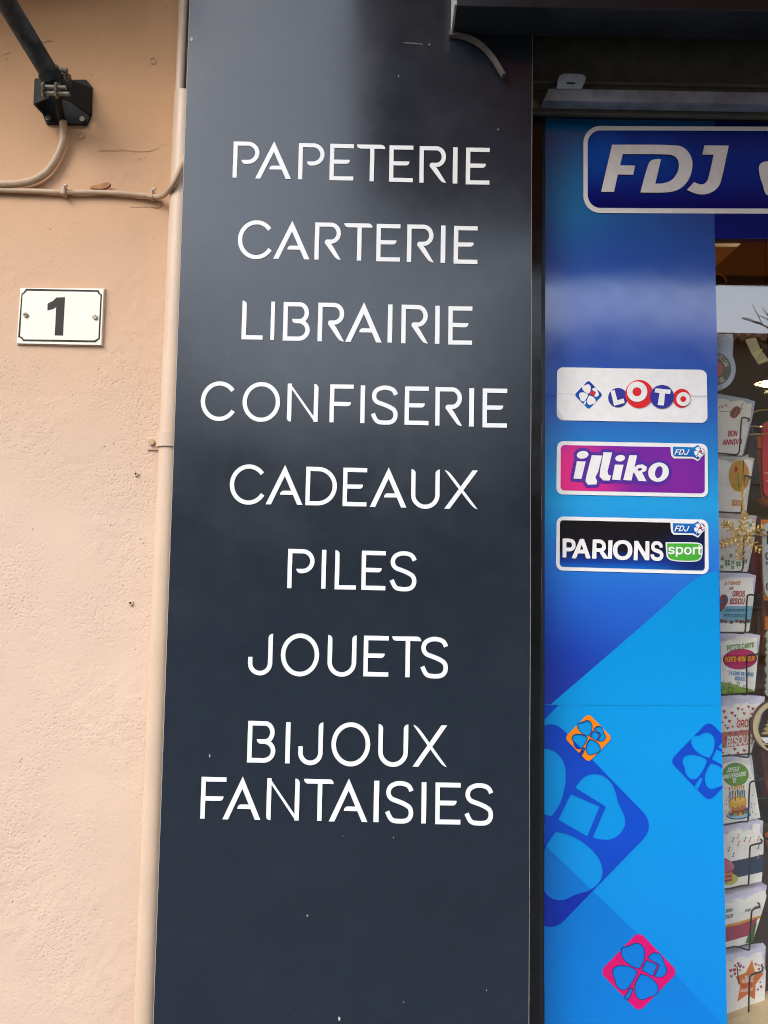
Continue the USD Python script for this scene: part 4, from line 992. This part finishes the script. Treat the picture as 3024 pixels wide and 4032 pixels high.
card('card reading JE T\'ENVOIE UN GROS BISOU above a pale blue band', 4,
     [(-250, 620, 0), (100, 600), (340, 480), (480, 425), (690, 412), (880, 432), (890, 420, 0), (1062, 432, 0), (1050, 560), (1045, 690), (1085, 775), (960, 1585, 0), (-250, 1588, 0)],
     [(-250, 300), (335, 300), (930, 312), (985, 325), (1125, 365), (1085, 700), (980, 1560), (-250, 1560)], env_lilac, p4, RACK_Y)

def p5(c, Y):
    o = [('printed_oval', oval(765, 248, 370, 222, Y, c, -4), ink(120, 16, 66), 1), ('printed_oval', oval(765, 248, 355, 208, Y, c, -4), INKS['magenta'], 2),
         ('printed_hill', PX([(-260, 740), (370, 745), (520, 765), (650, 800), (800, 855), (1000, 905), (1100, 935), (1100, 1060), (-260, 1060)], Y, c), ink(130, 165, 50), 1)]
    for x, y, s in ((540, 780, 34), (725, 780, 36), (870, 860, 40), (390, 880, 40), (550, 920, 60)):
        o.append(('printed_clover', four_leaf(x, y, s, Y, c).difference(four_leaf(x, y, s * .72, Y, c)), ink(30, 90, 30), 2))
    return o + words(c, Y, ('PETITE CARTE', [(490, -50), (1085, -120), (1075, -10), (500, 70)], INKS['green']), ('PORTE-BONHEUR', [(450, 200), (1095, 180), (1088, 290), (440, 320)], INKS['yellow']), ('PLEINE DE GROS', [(552, 512), (1072, 540), (1062, 632), (542, 585)], INKS['blue']), ('BISOUS', [(670, 625), (882, 640), (875, 725), (660, 705)], INKS['blue']))
card('card reading PORTE-BONHEUR in a magenta oval over a green hill', 5,
     [(-250, -60, 0), (200, -80), (400, -110), (560, -180), (740, -218), (900, -215), (980, -200), (1155, -195, 0), (1120, 30), (1165, 140), (1082, 955, 0), (-250, 1050, 0)],
     [(-250, -310), (355, -305), (900, -325), (1215, -270), (1160, 200), (1100, 900), (-250, 1020)], env_lilac, p5, RACK_Y)

def p6(c, Y):
    o = [('printed_band', PX([(-260, 1905), (370, 1842), (1100, 1765), (1030, 2095), (375, 2182), (-260, 2250)], Y, c), ink(196, 112, 104), 1)]
    for x, y, s in ((420, 1390, 40), (590, 1420, 40), (725, 1325, 36), (815, 1345, 28), (660, 1480, 34), (455, 1520, 38), (855, 1430, 34), (950, 1285, 32), (1045, 1325, 36), (712, 1545, 24), (535, 1600, 40), (385, 1625, 26), (445, 1685, 24), (495, 1745, 36), (600, 1718, 26), (1020, 1440, 32), (1205, 1420, 40), (650, 2205, 40), (855, 2235, 38), (720, 2290, 32), (515, 2320, 26), (395, 2285, 26)):
        o.append(('printed_heart', heart(x, y, s * .95, Y, c, -10 + (x * 7 % 30)), ink(176, 70, 64), 1))
    for x, y in ((550, 1860), (675, 1870), (455, 1975), (800, 1815), (1040, 1990)):
        o.append(('printed_heart', heart(x, y, 34, Y, c, 12), ink(150, 66, 66), 2))
    return o + words(c, Y, ('GROS', [(712, 1575), (1040, 1545), (1020, 1730), (692, 1745)], ink(190, 30, 30)), ('BISOUS', [(500, 1935), (1040, 1880), (1020, 2090), (478, 2160)], INKS['white']))
card('card dotted with red hearts, white BISOUS lettering on a rose band', 5,
     [(-250, 1340, 0), (200, 1330), (380, 1295), (470, 1290), (530, 1335, 0), (590, 1310), (640, 1248), (720, 1232), (785, 1280, 0), (850, 1218), (930, 1208), (1000, 1262, 0), (1080, 1260), (1180, 1225), (1250, 1250), (1245, 1400), (1010, 2285, 0), (380, 2340, 0), (-250, 2400, 0)],
     [(-250, 1060), (375, 1050), (830, 1042), (1240, 1080), (1310, 1095), (1240, 1500), (1030, 2250), (-250, 2350)], env_lilac, p6, RACK_Y, 1)

def p7(c, Y):
    o = [('printed_oval', oval(670, 822, 285, 252, Y, c), ink(60, 110, 30), 1), ('printed_oval', oval(670, 822, 274, 240, Y, c), ink(98, 152, 40), 2),
         ('printed_plate', oval(735, 1705, 268, 95, Y, c, -4), ink(40, 90, 130), 1), ('printed_plate', oval(735, 1692, 255, 82, Y, c, -4), ink(160, 205, 228), 2),
         ('printed_cake', PX([(570, 1480), (870, 1460), (885, 1690), (720, 1720), (580, 1690)], Y, c, 2), ink(150, 74, 40), 3),
         ('printed_cake', PX([(560, 1460), (880, 1440), (880, 1570), (720, 1610), (580, 1600)], Y, c, 1), ink(196, 124, 64), 4),
         ('printed_icing', PX([(505, 1390), (560, 1330), (700, 1290), (860, 1290), (900, 1340), (898, 1470), (875, 1500), (845, 1440), (830, 1510), (800, 1450), (750, 1560), (720, 1460), (670, 1550), (630, 1540), (600, 1480), (560, 1570), (530, 1560), (525, 1450)], Y, c, 2), ink(228, 176, 56), 5),
         ('printed_icing', oval(705, 1370, 150, 52, Y, c, -6), ink(240, 196, 90), 6)]
    cols = [(40, 120, 150), (60, 110, 50), (170, 84, 60), (60, 60, 110), (90, 130, 50), (50, 110, 160), (80, 70, 110)]
    for i, (x, y0, y1) in enumerate(((540, 1190, 1400), (595, 1160, 1350), (655, 1180, 1400), (705, 1140, 1320), (755, 1170, 1370), (800, 1145, 1320), (845, 1155, 1320))):
        o.append(('printed_candle', PX([(x - 16, y0), (x + 14, y0), (x + 14, y1), (x - 4, y1)], Y, c), ink(*cols[i]), 7))
        o.append(('printed_flame', oval(x - 8, y0 - 62, 17, 46, Y, c), ink(214, 150, 50), 4))
    for x, y, m_ in ((545, 1640, ink(220, 150, 60)), (565, 1690, INKS['violet']), (655, 1690, ink(130, 170, 60)), (765, 1680, ink(225, 160, 80)), (880, 1630, ink(110, 150, 60)), (890, 1570, INKS['violet'])):
        o.append(('printed_sweet', oval(x, y, 40, 40, Y, c), m_, 8))
    for x, y in ((450, 1125), (460, 1380), (470, 1475), (510, 1300), (980, 890), (1040, 1275), (1020, 1460), (1090, 1470), (1005, 1530), (1040, 1640), (450, 1800), (1110, 1690), (440, 1620)):
        o.append(('printed_dash', oval(x, y, 8, 18, Y, c, 30 + x % 60), ink(110, 104, 110), 1))
    return o + words(c, Y, ('JOYEUX', [(492, 680), (765, 652), (755, 760), (480, 785)], INKS['white']), ('ANNIVERSAIRE', [(350, 845), (905, 755), (900, 850), (345, 940)], INKS['white']), ('!!!', [(612, 905), (688, 900), (690, 1008), (618, 1015)], INKS['white']))
card('card with a birthday cake under a green oval reading JOYEUX ANNIVERSAIRE', 6,
     [(-250, 700, 0), (200, 690), (390, 630), (480, 555), (640, 520), (800, 520), (810, 498, 0), (985, 488, 0), (1020, 840), (1075, 905), (1210, 1765, 0), (400, 1928, 0), (-250, 2050, 0)],
     [(-250, 460), (385, 425), (1025, 398), (1050, 560), (1085, 900), (1180, 1740), (-250, 2000)], env_lilac, p7, RACK_Y)

def p8(c, Y):
    o = [('printed_band', PX([(300, 830), (650, 762), (1000, 690), (1290, 615), (1265, 1003), (730, 1122), (300, 1200)], Y, c), INKS['navy'], 1),
         ('printed_plate', oval(540, 1170, 180, 120, Y, c, -12), ink(196, 190, 84), 2),
         ('printed_cake', PX([(300, 950), (600, 930), (590, 1190), (440, 1230), (300, 1250)], Y, c), ink(176, 50, 44), 3),
         ('printed_cake', PX([(300, 1050), (598, 1010), (595, 1060), (300, 1105)], Y, c), ink(226, 130, 50), 4), ('printed_cake', PX([(300, 1150), (592, 1110), (590, 1150), (300, 1200)], Y, c), ink(226, 130, 50), 4),
         ('printed_icing', PX([(300, 660), (435, 700), (520, 735), (610, 820), (640, 900), (610, 950), (570, 960), (540, 1000), (500, 965), (460, 1020), (300, 1010)], Y, c, 2), ink(196, 100, 124), 5)]
    for x, y, m_ in ((605, 290, 'dark'), (715, 220, 'orange'), (865, 285, 'dark'), (970, 290, 'orange'), (1155, 260, 'orange'), (730, 370, 'red'), (520, 500, 'dark'), (615, 620, 'dark'), (1160, 440, 'teal'), (1165, 650, 'orange')):
        o.append(('printed_note', unary_union([oval(x - 14, y + 44, 16, 12, Y, c, -20), pxshape(LineString([(x - 2, y + 44), (x + 10, y - 44), (x + 32, y - 20)]).buffer(5, cap_style=2), c, Y)]), INKS[m_], 6))
    return o
card('card with music notes and a pink iced cake before a navy band', 7,
     [(-250, 260, 0), (200, 200), (415, 200), (475, 215, 0), (540, 120), (660, 78), (780, 95), (845, 165, 0), (920, 120), (1025, 125), (1035, 18, 0), (1212, -5, 0), (1192, 165), (1245, 215), (1292, 320), (1240, 1212, 0), (450, 1392, 0), (-250, 1540, 0)],
     [(-250, 160), (410, 0), (1140, -145), (1280, -95), (1250, 400), (1220, 1190), (-250, 1500)], env_lilac, p8, RACK_Y)

def p9(c, Y):
    c7, c8 = C[7], C[8]
    return [('printed_stripe', PX([(300, 2200), (740, 2092), (1220, 1945), (1205, 2010), (740, 2150), (300, 2270)], Y, c7), ink(218, 154, 54), 1),
            ('printed_field', PX([(300, 130), (740, 40), (1150, -105), (1000, 260), (480, 410), (300, 455)], Y, c8), ink(168, 62, 84), 2),
            ('printed_grass', PX([(880, 440), (935, 280), (960, 150), (1010, 240), (1060, 40), (1130, -20), (1080, 220), (1040, 430)], Y, c8), ink(60, 110, 44), 3)] + \
        words(c7, Y, ('PLEIN', [(380, 1850), (612, 1802), (604, 1870), (380, 1910)], ink(40, 100, 110)), ('BISOUS', [(300, 1990), (625, 1915), (615, 1995), (300, 2075)], ink(40, 100, 110)), ('POUR', [(890, 1830), (1010, 1800), (1000, 1860), (875, 1895)], ink(60, 90, 100)), ('TOI', [(1060, 1775), (1180, 1740), (1172, 1795), (1055, 1830)], ink(60, 90, 100)))
card('card with a crimson field under an orange stripe, in front of stacked envelopes', 7,
     [(-250, 1800, 0), (300, 1720), (460, 1708), (560, 1712), (600, 1660), (740, 1602), (855, 1655, 0), (1050, 1540), (1260, 1448), (1342, 1480), (1335, 1590), (1180, 2100), (1030, 2545, 0), (480, 2675, 0), (-250, 2850, 0)],
     [(-250, 1640), (450, 1520), (1200, 1340), (1340, 1420), (1300, 1600), (1060, 2500), (-250, 2800)], env_lilac, p9, RACK_Y, 4)

def p10(c, Y):
    o = [('printed_star', PX([(1028, 800), (1085, 1060), (1278, 1098), (1105, 1340), (1088, 1668), (920, 1562), (703, 1715), (772, 1380), (668, 1170), (890, 1088)], Y, c), ink(222, 118, 36), 1),
         ('printed_wand', PX([(684, 940), (706, 935), (752, 1330), (725, 1335)], Y, c), INKS['dark'], 3)]
    for x, y, s in ((655, 930, 30), (725, 885, 34), (765, 940, 42), (838, 965, 28), (560, 1040, 36), (640, 1025, 42), (650, 1110, 34), (575, 1160, 30), (760, 1030, 26), (1105, 900, 30), (1168, 920, 22), (1240, 915, 24), (1175, 1005, 28), (1205, 1290, 22), (1220, 1390, 32), (1152, 1450, 28)):
        o.append(('printed_heart', heart(x, y, s, Y, c, -12), ink(170, 60, 70) if x % 3 else ink(140, 84, 130), 2))
    return o + words(c, Y, ('ELLE EST', [(885, 1160), (1092, 1145), (1085, 1205), (878, 1222)], INKS['white']), ('PLEINE DE', [(818, 1245), (1064, 1215), (1060, 1285), (812, 1315)], INKS['white']), ('BISOUS', [(812, 1340), (1040, 1315), (1036, 1380), (808, 1415)], ink(205, 60, 24)), ('POUR TOI', [(790, 1462), (1056, 1420), (1050, 1475), (785, 1525)], INKS['white']))
card('card with a large orange star, lowest in the rack above the sill', 8,
     [(-250, 950, 0), (300, 880), (490, 868), (580, 895, 0), (640, 830), (760, 775), (870, 785), (935, 812, 0), (1030, 725), (1150, 695), (1245, 655), (1242, 760), (1300, 880), (1290, 1030), (1332, 1062, 0), (1292, 1845, 0), (505, 2135, 0), (-250, 2400, 0)],
     [(-250, 780), (485, 700), (1000, 590), (1245, 560), (1310, 640), (1300, 1000), (1270, 1800), (-250, 2300)], env_lilac, p10, RACK_Y, 4)

# sill and things standing behind
sx, sz = at(3000, 3975, .16)
obj('display_sill', slab(PX([(200, 2250), (505, 2140), (980, 1960), (1382, 1820), (2400, 1430), (2400, 3000), (200, 3000)], .095, C[8]), .135, .04), ply, label='pale wooden sill under the lowest greeting card', category='sill')
def thick(name, pts, Y, t, mat, c, label, cat_, sm=0):
    return obj(name, slab(PX(pts, Y, c, sm), Y, t), mat, label=label, category=cat_)
thick('orange_box', [(1015, 1255), (1235, 1262), (1232, 1510), (1020, 1500)], .20, .03, ink(196, 104, 30), C[2], 'small orange box hanging right of the top card', 'box')
thick('orange_folder', [(1030, 1525), (1420, 1525), (1420, 2700), (1290, 2740), (1060, 2560)], .24, .02, ink(206, 122, 36), C[2], 'orange folder under the small orange box', 'folder')
thick('paper_bag', [(960, 1000), (1010, 1010), (1180, 2560), (950, 2620), (860, 1900)], .19, .012, ink(58, 38, 26), C[2], 'dark brown paper bag between top cards and orange folder', 'bag')
rt = thing('red_tag', 'red rounded hanging tag at the right edge of the window', 'tag', W3((1500, 1500), .17, C[2]))
part(rt, 'tag', slab(PX([(1240, 1080), (1250, 980), (1290, 920), (1382, 895), (1900, 890), (1900, 2600), (1382, 2545), (1300, 2490), (1255, 2350)], .17, C[2], 2), .17, .004), ink(206, 46, 60))
part(rt, 'edge', slab(PX([(1222, 1080), (1232, 970), (1280, 905), (1382, 878), (1920, 870), (1920, 2620), (1382, 2565), (1290, 2510), (1238, 2350)], .174, C[2], 2), .175, .004), ink(120, 84, 50))
part(rt, 'printed_line', slab(PX([(1312, 1995), (1420, 2000), (1420, 2015), (1312, 2010)], .165, C[2]), .1655, .0004), INKS['white'])
part(rt, 'printed_line', slab(PX([(1345, 2170), (1420, 2175), (1420, 2190), (1345, 2185)], .165, C[2]), .1655, .0004), INKS['white'])
wt = thing('white_tag', 'white rounded tag with black lettering on orange backing below the red tag', 'tag', W3((1500, 1600), .16, C[3]))
part(wt, 'tag', slab(PX([(1240, 1300), (1280, 1190), (1382, 1150), (1900, 1140), (1900, 2900), (1500, 2850), (1340, 2760), (1262, 2560)], .16, C[3], 2), .16, .003), ink(196, 204, 204))
part(wt, 'backing', slab(PX([(1225, 1085), (1900, 1080), (1900, 2850), (1285, 2840), (1280, 2700)], .166, C[3]), .167, .003), ink(224, 132, 50))
part(wt, 'lettering', slab(unary_union([text_in('M', boxq(1362, 1330, 1520, 1620), .1555, C[3]), text_in('OU', boxq(1330, 1790, 1600, 1960), .1555, C[3]), text_in('mais', boxq(1345, 1985, 1600, 2070), .1555, C[3])]), .1568, .0006), black_print)
part(wt, 'lettering', slab(text_in('O', boxq(1340, 2455, 1480, 2620), .1555, C[3]), .1568, .0006), ink(110, 30, 36))
thick('ribbed_red_book', [(990, 1690), (1140, 1680), (1150, 2320), (1180, 2640), (1080, 2680), (920, 2100)], .22, .02, ink(116, 40, 34), C[3], 'dark red ribbed book behind the clover card', 'book')
thick('tan_panel', [(1140, 1420), (1240, 1400), (1260, 2500), (1250, 2680), (1150, 2680)], .26, .02, ink(140, 106, 66), C[3], 'tan printed strip behind the ribbed red book', 'panel')
tr_ = thick('green_tree', [(1330, 1610), (1372, 1560), (1420, 1500), (1900, 1500), (1900, 3100), (1382, 3010), (1330, 2960), (1298, 2900), (1330, 2840), (1300, 2760), (1340, 2700), (1312, 2640), (1350, 2560), (1298, 2400), (1340, 2300), (1310, 2200), (1345, 2100), (1300, 2050), (1345, 1980), (1320, 1900), (1350, 1800), (1318, 1700)], .15, .004, ink(170, 184, 164), C[4], 'pale green jagged tree cutout hanging above the wooden ring', 'ornament')
thick('orange_card', [(1305, 1260), (1900, 1250), (1900, 1560), (1296, 1540)], .18, .003, ink(224, 132, 56), C[4], 'orange card above the pale green tree cutout', 'card')
for i, (ci, pts) in enumerate(((2, [(1040, 705), (1100, 675), (1180, 635), (1600, 620)]), (2, [(965, 985), (1250, 1005), (1600, 1015)]), (2, [(920, 1178), (1150, 1165), (1600, 1140)]), (3, [(1190, 1425), (1400, 1410), (1600, 1405)]), (4, [(1270, 1695), (1600, 1712)]))):
    obj('display_hook', tube([W3(p, .150, C[ci]) for p in pts], .0016, 8, 1), gold_mat, smooth=True, label=('upper curved gold display wire beside the top card', 'thin gold display wire just above the red tag', 'gold display wire crossing in front of the red tag', 'gold display wire beside the snowflake', 'gold display wire above the green tree cutout')[i], category='hook')
thick('wood_upright', [(1060, 240), (1380, 300), (1900, 300), (1900, 1500), (1380, 1450), (1280, 1440)], .23, .03, wood_red, C[6], 'dark red wooden upright behind the cake card', 'upright')
thick('back_board', [(1100, -60), (1900, -60), (1900, 2900), (900, 2900), (1000, 1500)], .30, .02, wood_dark, C[7], 'dark brown wooden back panel behind the lower cards', 'panel')
thick('back_board', [(1060, -900), (1900, -900), (1900, 2300), (1060, 2300)], .36, .02, wood_dark, C[4], 'dark brown wooden back panel behind the middle cards', 'panel')
thick('wood_upright', [(1200, -1000), (1285, -1000), (1275, 1070), (1220, 1090)], .20, .012, ink(120, 62, 30), C[5], 'narrow orange brown wooden slat beside the magenta oval card', 'slat')
thick('orange_card', [(1300, 180), (1382, 130), (1900, 130), (1900, 600), (1375, 520)], .19, .003, ink(196, 110, 50), C[7], 'orange card at the edge beside the music card', 'card')
# wooden ring ornament with gilded fir
rg = thing('ring_ornament', 'round pale wooden ring ornament with a glittering gold fir inside', 'ornament', W3((1605, 1700), .086, C[5]))
RY = .086
oc = lambda r: oval(1605, 1700, r, r, RY, C[5], 0, 72)
part(rg, 'ring', slab(oc(590).difference(oc(475)), RY, .006), ply)
part(rg, 'ring_rim', slab(oc(604).difference(oc(590)), RY + .001, .008), wood_dark)
fir = [(1605, 1150, 0)]
for k in range(7):
    fir += [(1470 - k * 42, 1330 + k * 90), (1520 - k * 36, 1350 + k * 88)]
fir = [(p[0], p[1]) for p in fir] + [(1605, 1960)]
fp = PX(fir, RY, C[5])
fp = unary_union([fp, affinity.scale(fp, -1, 1, origin=(at(*C[5](1605, 1700), RY)[0], 0))])
part(rg, 'gold_fir', slab(fp, RY - .001, .004), gold_glitter)
part(rg, 'snow_base', slab(PX([(1205, 1945), (2000, 1945), (1960, 2065), (1240, 2060)], RY, C[5]), RY - .002, .004), W_)
part(rg, 'snow_base', slab(PX([(1260, 2105), (1950, 2090), (1850, 2190), (1400, 2200), (1330, 2180)], RY, C[5]), RY - .002, .004), W_)

# gold snowflake on a ribbon
sf = thing('snowflake_ornament', 'gold metal snowflake hanging on a gold ribbon in front of cards', 'ornament', W3((820, 1450), .068, C[3]))
SY = .068
ctr = W3((820, 1450), SY, C[3]); topp = W3((870, 960), SY, C[3]); Rs = np.linalg.norm(topp - ctr)
def arm(a):
    d = np.array([math.cos(a), 0, math.sin(a)]); segs = []
    tb = lambda p, q, r: tube([p, (np.array(p) + q) / 2, q], r, 8)
    segs.append(tb(ctr, ctr + d * Rs * .98, .0017))
    for f, L in ((.30, .20), (.52, .24), (.74, .21), (.92, .15)):
        for s in (-1, 1):
            e = np.array([math.cos(a + s * 0.95), 0, math.sin(a + s * 0.95)])
            segs.append(tb(ctr + d * Rs * f, ctr + d * Rs * f + e * Rs * L, .0019))
            b = trimesh.creation.icosphere(1, .0021); b.apply_translation(ctr + d * Rs * f + e * Rs * L); segs.append(b)
    b = trimesh.creation.icosphere(1, .0021); b.apply_translation(ctr + d * Rs * .98); segs.append(b)
    return cat(*segs)
a0 = math.atan2((topp - ctr)[2], (topp - ctr)[0])
for k in range(6):
    part(sf, 'arm', arm(a0 + k * math.pi / 3), gold_mat, True)
hexp = [ctr + Rs * .30 * np.array([math.cos(a0 + (k + .5) * math.pi / 3), 0, math.sin(a0 + (k + .5) * math.pi / 3)]) for k in range(7)]
part(sf, 'hexagon', tube(hexp, .0017, 8), gold_mat, True)
tor = trimesh.creation.torus(.0035, .0010, 20, 8); tor.apply_transform(trimesh.transformations.rotation_matrix(math.pi / 2, (1, 0, 0))); tor.apply_translation(W3((860, 930), SY, C[3]))
part(sf, 'hanging_loop', tor, gold_mat, True)
part(sf, 'ribbon', tube([W3((835, 890), SY, C[3]), W3((815, 500), SY, C[3]), W3((835, 50), SY, C[3]), W3((845, -200), SY - .02, C[3]), W3((848, 60), SY + .002, C[3]), W3((850, 500), SY + .002, C[3]), W3((845, 895), SY, C[3])], .0013, 6), gold_mat, True)

# sticker and tape on the inside of the glass
cG = crop(2624, 900, 3.6875)
GY = .0440
gs = thing('origin_sticker', 'pale blue scalloped round sticker on the glass beside the blue film', 'sticker', W3((730, 2040), GY, cG))
sc_ = PX([(300, 1530, 0), (960, 1530, 0), (975, 1640), (965, 1760), (960, 1850), (990, 1920), (1012, 2030), (995, 2140), (945, 2240), (870, 2310), (730, 2370), (500, 2360), (400, 2100), (480, 1850)], GY, cG, 2)
part(gs, 'backing', slab(sc_, GY + .0006, .0004), clear_vinyl)
part(gs, 'dark_ring', slab(oval(725, 2040, 214, 232, GY, cG).difference(oval(725, 2040, 88, 118, GY, cG)), GY, .0004), ink(84, 82, 76))
part(gs, 'red_disc', slab(oval(725, 2040, 87, 117, GY, cG), GY, .0004), ink(196, 92, 88))
def arc_text(text, cx, cyy, rx, ry, a0_, a1_, h, Y, c, flip=False):
    out = []
    n = len(text)
    for i, ch in enumerate(text):
        if ch == ' ': continue
        a = math.radians(a0_ + (a1_ - a0_) * (i + .5) / n)
        px, py = cx + rx * math.cos(a), cyy - ry * math.sin(a)
        w = h * (.62 if ch != 'I' else .22)
        th_ = (math.pi / 2 - a) if not flip else (-math.pi / 2 - a)
        co, si = math.cos(th_), math.sin(th_)
        q = [(px + x * co - y * si, py + x * si + y * co) for x, y in ((-w / 2, -h / 2), (w / 2, -h / 2), (w / 2, h / 2), (-w / 2, h / 2))]
        out.append(text_in(ch, q, Y, c, True))
    return unary_union(out)
part(gs, 'lettering', slab(arc_text('FABRICATION', 725, 2040, 152, 178, 178, 12, 66, GY, cG), GY - .0006, .0003), ink(196, 190, 170))
part(gs, 'lettering', slab(arc_text('FRANCAISE', 725, 2040, 152, 178, 190, 312, 66, GY, cG, True), GY - .0006, .0003), ink(196, 190, 170))
part(gs, 'lettering', slab(text_in('FRANCE', boxq(600, 1545, 850, 1582), GY, cG, False), GY, .0003), ink(150, 160, 172))
tp = thing('tape_piece', 'crumpled clear tape stuck to the glass right of the round sticker', 'tape', W3((1300, 1780), GY, cG))
part(tp, 'tape', slab(PX([(1148, 1622), (1175, 1600), (1300, 1584), (1365, 1745), (1480, 1900), (1470, 1930), (1340, 1976), (1245, 1830)], GY, cG), GY + .0006, .0004), tape_mat)
part(tp, 'fold', slab(PX([(1245, 1815), (1370, 1750), (1400, 1755), (1330, 1850), (1300, 1890), (1290, 1870), (1330, 1800), (1255, 1845)], GY, cG), GY, .0005), ink(190, 176, 110, .2))
part(tp, 'fold', slab(PX([(1340, 1925), (1480, 1885), (1480, 1910), (1380, 1950), (1345, 1965)], GY, cG), GY, .0005), ink(180, 166, 110, .2))

# lit parts of the ceiling seen at the top of the pane
obj('ceiling_beam', slab(PX([(300, 218), (1085, 220), (810, 465), (300, 465)], .9, cG), .95, .05), ink(228, 168, 96), label='tan ceiling beam seen through the top of the pane', category='beam')
obj('blind_rail', slab(PX([(300, 152), (1085, 158), (1080, 216), (300, 214)], .5, cG), .52, .02), ink(96, 92, 62), label='grey green rail across the top of the pane', category='rail')
hat = thing('lamp_shade', 'dark round lamp shade with an orange rim behind the blue film edge', 'lamp shade', W3((700, 780), 1.0, cG))
part(hat, 'shade', slab(oval(700, 840, 168, 178, 1.0, cG).difference(PX([(300, 785), (1000, 785), (1000, 1300), (300, 1300)], 1.0, cG)), 1.02, .02), ink(52, 14, 8))
part(hat, 'rim', slab(oval(700, 840, 178, 188, 1.0, cG).difference(oval(700, 840, 168, 178, 1.0, cG)).difference(PX([(300, 785), (1000, 785), (1000, 1300), (300, 1300)], 1.0, cG)), 1.01, .02), ink(226, 138, 60))
lamp_glow = M('lamp_glow', {'e': ('emission', {'color': (1.0, .86, .45), 'strength': 2.2})}, [], surface='e.emission')
pl_ = thing('pendant_lamp', 'small lit lamp deep inside the shop at the edge of the window', 'lamp', W3((1400, 80), .9, C[2]))
lc = W3((1400, 78), .9, C[2])
sh = trimesh.creation.cone(.04, .05, sections=24); sh.apply_translation(lc + (0, 0, .004)); part(pl_, 'shade', sh, INKS['brown'], 30)
bl = trimesh.creation.icosphere(2, .03); bl.apply_scale((.8, .7, .3)); bl.apply_translation(lc); part(pl_, 'bulb', bl, lamp_glow, True)
part(pl_, 'cord', tube([lc + (0, 0, .06), lc + (0, 0, .5)], .003, 6), wire_mat)
lg = UsdLux.SphereLight.Define(stage, str(pl_.GetPath()) + '/glow')
lg.CreateRadiusAttr(.007); lg.CreateNormalizeAttr(True); lg.CreateIntensityAttr(1.6); lg.CreateColorAttr(Gf.Vec3f(1.0, .72, .38))
lg.AddTranslateOp().Set(Gf.Vec3d(0, 0, -.020))
